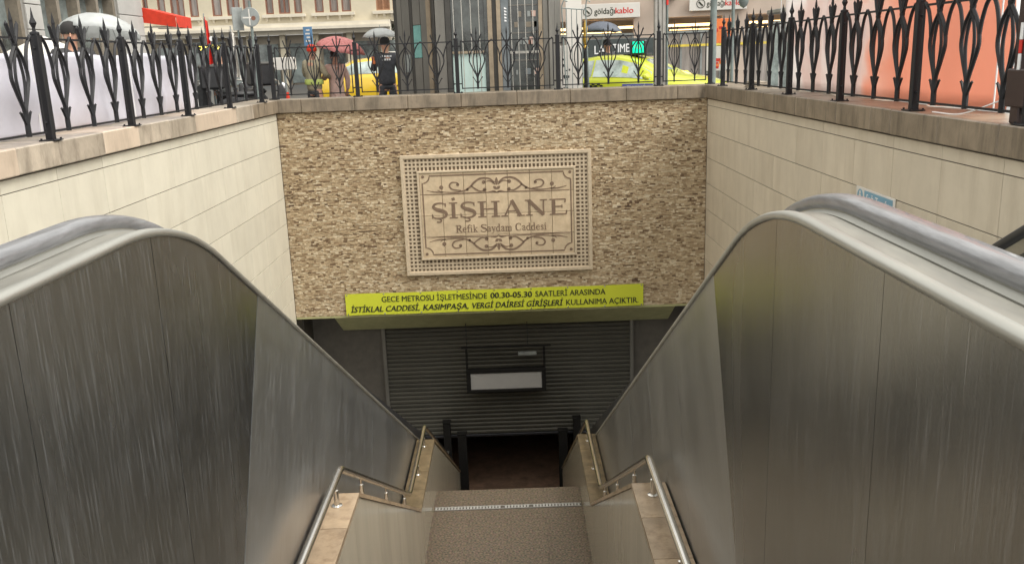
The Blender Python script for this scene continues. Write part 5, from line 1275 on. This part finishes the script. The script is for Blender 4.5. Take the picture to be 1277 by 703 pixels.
# ---------------- people
def skin_obj(name, verts, edges, radii, m, parent, root=0, sub=1):
    me = bpy.data.meshes.new(name); me.from_pydata([tuple(v) for v in verts], edges, []); me.materials.append(m)
    o = link(name, me, parent); md = o.modifiers.new('skin', 'SKIN'); md.use_smooth_shade = True
    for i, r in enumerate(radii):
        sv = me.skin_vertices[0].data[i]; sv.radius = (r, r) if not isinstance(r, tuple) else r; sv.use_root = (i == root)
    s_ = o.modifiers.new('subdivision', 'SUBSURF'); s_.levels = sub; s_.render_levels = sub
    return o
def ensure_skin(me):
    pass
def person(lab, loc, rz, top, legs, hatm, h=1.75, coat_len=.84, pose='hold', hair=True, lean=0.0, extra=None, detail=False):
    t = thing('person', lab, 'person', loc, rz)       # faces local -y
    k = h/1.75; V = lambda x, y, z: Vector((x*k, y*k, z*k))
    # joints
    pel, wai, che, nec, hb, hc, ht = V(0, 0, .95), V(0, 0, 1.08), V(0, .01+lean, 1.30), V(0, .0+lean, 1.47), V(0, -.01+lean, 1.54), V(0, -.02+lean, 1.63), V(0, -.01+lean, 1.71)
    sh = [V(s*.18, .01+lean, 1.42) for s in (-1, 1)]
    if pose == 'hold':
        el = [V(-.26, -.03, 1.16), V(.25, -.08, 1.17)]; wr = [V(-.25, -.12, .92), V(.17, -.28, 1.30)]
    elif pose == 'down':
        el = [V(-.27, .02, 1.14), V(.27, .02, 1.14)]; wr = [V(-.27, -.08, .90), V(.27, -.08, .90)]
    else:
        el = [V(-.28, -.05, 1.18), V(.28, -.05, 1.18)]; wr = [V(-.16, -.30, 1.12), V(.16, -.30, 1.12)]
    vs = [pel, wai, che, nec, hb, hc, ht]; ed = [(0, 1), (1, 2), (2, 3), (3, 4), (4, 5), (5, 6)]; rr = [(.13*k, .10*k), (.12*k, .09*k), (.14*k, .10*k), .055*k, .062*k, .088*k, .07*k]
    def add(p, a, r): vs.append(p); ed.append((a, len(vs)-1)); rr.append(r); return len(vs)-1
    for i, s in enumerate((-1, 1)):
        a = add(sh[i], 2, .06*k); b = add(el[i], a, .042*k); c = add(wr[i], b, .026*k)
        d = (wr[i]-el[i]).normalized(); side = Vector((1, 0, 0)) if abs(d.x) < .8 else Vector((0, 0, 1)); side = (side-d*side.dot(d)).normalized(); bend = d.cross(side)
        palm = add(wr[i]+d*.06*k, c, .03*k)
        for f_ in range(4):
            o = side*(.024-.016*f_)*k; ln = (.075, .085, .078, .06)[f_]*k; q = add(wr[i]+d*(.09*k+ln*.4)+o, palm, .0095*k); add(wr[i]+d*(.09*k+ln*.8)+o+bend*.03*k*(-s), q, .0085*k)
        q = add(wr[i]+d*.05*k+side*.045*k, c, .012*k); add(wr[i]+d*.09*k+side*.06*k+bend*.015*k*(-s), q, .0095*k)
    for s in (-1, 1):
        a = add(V(s*.10, 0, .86), 0, .095*k); b = add(V(s*.12, -.01, .50), a, .062*k); c = add(V(s*.13, .02, .10), b, .042*k); q = add(V(s*.135, -.0, .045), c, .042*k); add(V(s*.145, -.17, .035), q, .035*k)
    skin_obj('body', vs, ed, rr, M_['skin'], t)
    # coat: torso and sleeves
    cv = [V(0, 0, coat_len), V(0, 0, .98), V(0, 0, 1.10), V(0, .01+lean, 1.32), V(0, lean, 1.45)]; ce = [(0, 1), (1, 2), (2, 3), (3, 4)]; cr = [(.185*k, .15*k), (.18*k, .145*k), (.165*k, .13*k), (.19*k, .14*k), .085*k]
    for i in range(2):
        cv.append(sh[i]); ce.append((3, len(cv)-1)); cr.append(.085*k); cv.append(el[i]); ce.append((len(cv)-2, len(cv)-1)); cr.append(.066*k); cv.append(el[i].lerp(wr[i], .92)); ce.append((len(cv)-2, len(cv)-1)); cr.append(.048*k)
    skin_obj('jacket', cv, ce, cr, top, t)
    tv = [V(0, 0, .93)]; te = []; tr = [(.125*k, .10*k)]
    for s in (-1, 1):
        for z, x, y, r in ((.84, .09, 0, .092), (.50, .12, -.01, .085), (.12, .13, .02, .07)):
            tv.append(V(s*x, y, z)); te.append((0 if z > .8 else len(tv)-2, len(tv)-1)); tr.append(r*k)
    skin_obj('trousers', tv, te, tr, legs, t)
    for s in (-1, 1):
        mb = MB(); mb.bbox((s*.14-.055)*k, (s*.14+.055)*k, -.22*k, .09*k, 0, .09*k, .025*k); mb.build('shoe', M_['blackpl'], t, smooth=True)
    # hat or hair
    mb = MB(); c = hc+Vector((0, .012, .03))*k
    mb.lathe([(.098*k, -.02*k), (.104*k, .0), (.106*k, .03*k), (.095*k, .075*k), (.06*k, .11*k), (.004, .122*k)], 16, tuple(c), sx=.92); mb.build('hat' if not hair else 'hair', hatm, t, smooth=True)
    mb = MB(); mb.lathe([(.001, -.024*k), (.013*k, -.016*k), (.010*k, 0), (.004*k, .024*k)], 8, tuple(hc+V(0, -.084, -.004))); mb.build('nose', M_['skin'], t, smooth=True)
    for s in (-1, 1):
        mb = MB(); mb.lathe([(.0005, -.008*k), (.012*k, 0), (.0005, .008*k)], 8, tuple(hc+V(s*.033, -.083, .012)), sy=.5); mb.build('eye', M_['ink'], t)
        mb = MB(); mb.lathe([(.002, -.03*k), (.016*k, 0), (.002, .03*k)], 8, tuple(hc+V(s*.088, 0, -.005)), sx=.5); mb.build('ear', M_['skin'], t)
    mb = MB(); mb.bbox(hc.x-.024*k, hc.x+.024*k, hc.y-.088*k, hc.y-.076*k, hc.z-.048*k, hc.z-.040*k, .002); mb.build('mouth', M_['lip'], t)
    if extra: extra(t, k)
    return t, wr[1]
def umbrella(lab, loc, hx, m, r=.55, dz=.78, tilt=(0, 0), group='open umbrellas'):
    """loc: hand position; shaft rises dz"""
    t = thing('umbrella', lab, 'umbrella', loc, 0, group); t.rotation_euler = (tilt[0], tilt[1], 0)
    mb = MB(); mb.tube([(0, 0, -.05), (0, 0, dz+.06)], .006, 6); mb.build('shaft', M_['greysign'], t)
    mb = MB(); mb.tube([(0, 0, -.12), (0, 0, .02)], .014, 8); mb.build('handle', M_['blackpl'], t)
    mb = MB(); n = 8; rings = 6; sub = 4; vs = []; N = n*sub
    for j in range(rings+1):
        q = j/rings
        for k in range(N):
            a = 2*PI*k/N; w_ = (k % sub)/sub; dip = (1-abs(2*w_-1)) if True else 0
            rad = r*math.sin(q*1.15)/math.sin(1.15)*(1-.06*q*dip); z = dz-.27*r/.55*(1-math.cos(q*1.25))/(1-math.cos(1.25))-.0*dip+.02*q*dip
            vs.append((rad*math.cos(a), rad*math.sin(a), z))
    mb.add(vs, [(j*N+k, j*N+(k+1) % N, (j+1)*N+(k+1) % N, (j+1)*N+k) for j in range(rings) for k in range(N)])
    o = mb.build('canopy', m, t, smooth=True); md = o.modifiers.new('thickness', 'SOLIDIFY'); md.thickness = .003
    for i in range(n):
        a = 2*PI*i/n; mb = MB(); mb.tube([(r*math.sin(j/6*1.15)/math.sin(1.15)*math.cos(a), r*math.sin(j/6*1.15)/math.sin(1.15)*math.sin(a), dz-.27*r/.55*(1-math.cos(j/6*1.25))/(1-math.cos(1.25))-.008) for j in range(7)], .004, 4); mb.build('rib', M_['greysign'], t)
    return t
def vest_marks(t, k):
    for z, w_ in ((1.40, .22), (1.34, .17)):
        for i in range(4):
            x = -w_/2+w_*(i+.1)/4; mb = MB(); mb.box(x*k, (x+w_/5.5)*k, .152*k, .158*k, z*k, (z+.035)*k); mb.build('reflective_mark', M_['whitep'], t)
    mb = MB(); mb.bbox(.20*k, .27*k, -.02, .06, 1.28*k, 1.42*k, .01); mb.build('armband', M_['orangep'], t)
def hiviz(t, k):
    mb = MB(); mb.lathe([(.200*k, 1.0*k), (.205*k, 1.03*k), (.200*k, 1.09*k), (.195*k, 1.10*k)], 20, sy=.80); mb.build('hi_vis_band', M_['hivis'], t, smooth=True)
pz = .22
person('person in dark knitted cap and dark coat under a white umbrella behind the cloth', (-4.93, 10.5, .27), math.radians(25), M_['coatD'], M_['coatD'], M_['hair'], 1.78, hair=False)
umbrella('translucent white umbrella over the person in a knitted cap', (-4.80, 10.78, 1.42), 0, M_['umW'], .47, .76, (math.radians(-9), math.radians(5)))
person('person in khaki jacket with lime band and an orange hat seen from behind', (-3.80, 18.0, .15), math.radians(150), M_['coatK'], M_['coatD'], M_['red'], 1.72, pose='front', hair=False, extra=hiviz)
person('person in a long pale pink coat under the pink umbrella', (-3.42, 18.3, .13), math.radians(200), M_['coatP'], M_['coatP'], M_['hair'], 1.62, coat_len=.62)
umbrella('pink patterned umbrella held over the person in a pink coat', (-3.40, 18.2, 1.22), 0, M_['umP'], .50, .82, (math.radians(6), math.radians(14)))
person('person in navy uniform with white back marks under a white umbrella', (-2.36, 18.0, .16), math.radians(-170)+PI*0, M_['coatN'], M_['coatN'], M_['hair'], 1.80, pose='hold', extra=vest_marks)
umbrella('domed white umbrella held by the person in navy uniform', (-2.46, 18.15, 1.40), 0, M_['umW'], .36, .76, (0, 0))
person('person in dark coat under the slate umbrella beyond the lime taxi', (2.36, 21.5, .1), math.radians(20), M_['coatD'], M_['coatD'], M_['hair'], 1.72)
umbrella('slate blue umbrella beyond the lime taxi', (2.2, 21.3, 1.42), 0, M_['umD'], .46, .82, (0, math.radians(4)))
person('person in grey jacket standing among the scooters', (-5.6, 18.0, .22), math.radians(160), M_['coatG'], M_['coatD'], M_['hair'], 1.62, pose='down')
person('person in black coat bending beside the scooter box', (-6.75, 18.6, .22), math.radians(80), M_['coatD'], M_['coatD'], M_['hair'], 1.6, pose='front')

# ---------------- scooters
def scooter(lab, loc, rz):
    t = thing('scooter', lab, 'scooter', loc, rz, 'scooters parked beyond the fence')
    for x in (-.62, .62):
        mb = MB(); ring = [(x+.24*math.cos(2*PI*k/20), 0, .28+.24*math.sin(2*PI*k/20)) for k in range(20)]; mb.tube(ring, .05, 8, closed=True); w_ = mb.build('wheel', M_['tyre'], t, smooth=True)
        mb = MB(); mb.lathe([(.05, -.05), (.19, -.03), (.19, .03), (.05, .05)], 14, (x, 0, .28), axis='y'); mb.build('rim', M_['rim'], w_)
    mb = MB(); prof = [(-.75, .52), (-.70, .70), (-.45, .78), (-.1, .72), (.0, .42), (.32, .40), (.42, .95), (.50, .98), (.62, .62), (.72, .55), (.60, .50), (.45, .30), (-.1, .26), (-.5, .36)]
    mb.prism(prof, 1, -.14, .14); o = mb.build('body_shell', M_['coatD'], t); md = o.modifiers.new('bevel', 'BEVEL'); md.width = .05; md.segments = 3
    mb = MB(); mb.bbox(-.70, -.02, -.13, .13, .76, .86, .04); mb.build('seat', M_['blackpl'], t, smooth=True)
    mb = MB(); mb.tube([(.62, 0, .28), (.50, 0, .75), (.42, 0, 1.02)], .025, 8); mb.tube([(.36, -.33, 1.06), (.42, -.1, 1.03), (.42, .1, 1.03), (.36, .33, 1.06)], .016, 8); mb.build('handlebar', M_['bar'], t)
    for s in (-1, 1):
        mb = MB(); mb.tube([(.40, s*.22, 1.05), (.38, s*.28, 1.22)], .006, 5); mb.lathe([(.01, -.012), (.05, 0), (.01, .012)], 10, (.38, s*.29, 1.25), axis='x'); mb.build('mirror', M_['blackpl'], t)
    mb = MB(); mb.lathe([(.02, -.02), (.075, 0), (.05, .05)], 12, (.50, 0, .93), axis='x'); mb.build('headlight', M_['whitep'], t)
    mb = MB(); mb.bbox(-1.0, -.55, -.24, .24, .92, 1.36, .04); b = mb.build('delivery_box', M_['blackpl'], t)
    mb = MB(); mb.bbox(-1.01, -.54, -.25, .25, 1.30, 1.38, .03); mb.build('lid', M_['kioskD'], b)
    return t
sc = scooter('black scooter with a big delivery box beside the red and white cone', (-4.85, 17.6, .2), math.radians(15))
dup(sc, (-6.2, 17.3, .25), math.radians(60), 'dark scooter turned away behind the corner of the left fence')
dup(sc, (-5.3, 18.9, .22), math.radians(120), 'black scooter standing behind the scooter with the delivery box')
dup(sc, (-7.6, 18.2, .26), math.radians(30), 'leftmost dark scooter seen through the left fence')

# ---------------- cone, barrier, flags, signs
t = thing('traffic_cone', 'red and white banded cone beside the black scooter', 'cone', (-4.15, 17.2, .2))
for k in range(5):
    z0, z1 = .05+.155*k, .05+.155*(k+1); mb = MB(); mb.lathe([(.13-.022*k, z0), (.13-.022*(k+1), z1-.001)], 14); mb.build('band', M_['red' if k % 2 == 0 else 'whitep'], t)
mb = MB(); mb.bbox(-.17, .17, -.17, .17, 0, .05, .01); mb.build('base', M_['red'], t)
t = thing('barrier_drum', 'low red and white plastic barrier at the foot of the banded cone', 'barrier', (-4.0, 16.95, .2)); mb = MB(); mb.bbox(-.16, .16, -.12, .12, 0, .62, .05); mb.build('shell', M_['red'], t); mb = MB(); mb.bbox(-.165, .165, -.125, .125, .22, .32, .02); mb.build('white_band', M_['whitep'], t)
def flag(lab, x, y, z, m, emblem):
    t = thing('flag', lab, 'flag', (x, y, .25)); mb = MB(); mb.tube([(0, 0, 0), (.02, 0, z)], .012, 6); mb.build('pole', M_['greysign'], t)
    mb = MB(); vs = []
    for i in range(9):
        for j in range(9):
            q, r = i/8, j/8; vs.append((.02+.16*r*(.45+.55*q)*.8, .05*math.sin(r*9+q*3), z-.05-.95*q-.12*r))
    mb.add(vs, [(i*9+j, i*9+j+1, (i+1)*9+j+1, (i+1)*9+j) for i in range(8) for j in range(8)]); o = mb.build('flag_cloth', M_[m], t, smooth=True)
    if emblem:
        mb = MB(); mb.lathe([(.05, -.06), (.05, -.055)], 14, (.15, 0, z-.5), axis='y'); mb.build('white_emblem', M_['whitep'], t)
flag('drooping red flag with a white emblem behind the left fence', -6.17, 19.0, 2.35, 'redp', True)
flag('drooping white flag right of the red flag', -5.74, 19.3, 2.1, 'signw', False)
t = thing('road_sign', 'round grey road sign disc on a pole behind the left fence corner', 'sign', (-4.55, 16.6, .25)); mb = MB(); mb.tube([(0, .05, 0), (0, .05, 2.4)], .025, 8); mb.build('pole', M_['lampg'], t)
mb = MB(); mb.lathe([(.02, .0), (.165, 0), (.17, .008), (.02, .014)], 26, (0, 0, 2.12), axis='y'); mb.build('disc', M_['greysign'], t)
mb = MB(); mb.lathe([(.04, -.004), (.04, -.0005)], 14, (.06, 0, 2.10), axis='y'); mb.build('red_patch', M_['frameB'], t)
mb = MB(); mb.box(-.13, .02, -.004, -.0005, 2.10, 2.125); mb.box(-.02, .0, -.0042, -.0006, 1.98, 2.26); mb.build('white_stripe', M_['signw'], t)
t = thing('side_sign', 'narrow grey sign panel left of the round road sign', 'sign', (-4.80, 16.7, .25), math.radians(35)); mb = MB(); mb.bbox(-.10, .10, -.01, .01, 1.9, 2.3, .004); mb.build('plate', M_['greysign'], t); mb = MB(); mb.tube([(0, .03, 0), (0, .03, 2.2)], .02, 8); mb.build('pole', M_['lampg'], t)
t = thing('parking_sign', 'small upright blue sign above the orange hat', 'sign', (-3.97, 18.6, .2)); mb = MB(); mb.bbox(-.09, .09, -.012, .012, 1.68, 2.05, .004); mb.build('plate', M_['blue'], t)
for k in range(4): mb = MB(); mb.box(-.05+.02*(k % 2), .04, -.0145, -.0125, 1.76+.07*k, 1.79+.07*k); mb.build('white_mark', M_['signw'], t)
mb = MB(); mb.tube([(0, .03, 0), (0, .03, 2.0)], .02, 8); mb.build('pole', M_['lampg'], t)
t = thing('lit_letter_sign', 'row of lit yellow letters glowing between the left fence and the ochre building', 'sign', (-9.2, 28.6, 2.0)); mb = MB(); mb.bbox(-.5, .5, 0, .08, -.02, .3, .01); mb.build('board', M_['signd'], t); mb = MB(); mb.box(-.03, .03, .02, .08, -1.8, -.02); mb.build('stem', M_['signd'], t)
for k in range(7):
    ring = [(-.40+.13*k+.045*math.cos(2*PI*j/10), -.012, .14+.065*math.sin(2*PI*j/10)) for j in range(10 if k % 2 else 7)]; mb = MB(); mb.tube(ring, .012, 5, closed=bool(k % 2)); mb.build('lit_letter', M_['glowY'], t)
t = thing('utility_box', 'off white square box sign behind the scooters', 'box', (-4.75, 19.6, .2)); mb = MB(); mb.bbox(-.20, .24, -.1, .1, 1.22, 1.48, .01); mb.build('panel', M_['signw'], t); mb = MB(); mb.tube([(0, 0, 0), (0, 0, 1.22)], .03, 8); mb.build('stem', M_['greysign'], t)
# parasol cloth corner behind the left fence
t = thing('market_parasol', 'low white parasol corner behind the left cloth screen', 'parasol', (-8.6, 17.2, .3)); mb = MB(); mb.tube([(0, 0, 0), (0, 0, 1.9)], .03, 8); mb.build('pole', M_['greysign'], t); mb = MB(); mb.lathe([(.8, 1.55), (.78, 1.58), (.03, 1.9)], 8); mb.build('canopy', M_['signw'], t)
# dark barrier post at the right frame edge
t = thing('barrier_post', 'brown black barrier post with red and white reflectors at the right fence end', 'post', (WR+.06, 5.52, 1.0))
mb = MB(); mb.bbox(-.05, .05, -.05, .05, 0, 1.05, .008); mb.build('post_body', M_['brownblk'], t)
mb = MB(); mb.bbox(-.062, .09, -.12, .10, .10, .33, .01); mb.build('lower_box', M_['brownblk'], t)
for z0, z1, m in ((.30, .42, 'whitep'), (.42, .50, 'redp'), (.50, .60, 'whitep')): mb = MB(); mb.bbox(-.058, -.0505, -.03, .0, z0, z1-.002, .001); mb.build('reflector', M_[m], t)
t = thing('white_cable', 'loose white cable tied round the barrier post on the right coping', 'cable', (WR+.0, 5.6, 1.0)); mb = MB(); c = spline([Vector((.02, 1.0, .01)), Vector((.03, .6, .02)), Vector((.06, .2, .12)), Vector((.02, -.05, .17)), Vector((.06, -.32, .15)), Vector((.08, -.5, .17))], 8); mb.tube(c, .005, 5); mb.build('wire', M_['whitep'], t)
t = thing('stacked_papers', 'small grey pile of folded boards lying on the right coping behind the fence', 'boards', (WR+.28, 12.2, 1.0))
for k in range(4): mb = MB(); mb.bbox(-.12+.01*k, .10-.012*k, -.3+.02*k, .25, .022*k, .022*k+.018, .003); mb.build('board', M_['coping'], t)
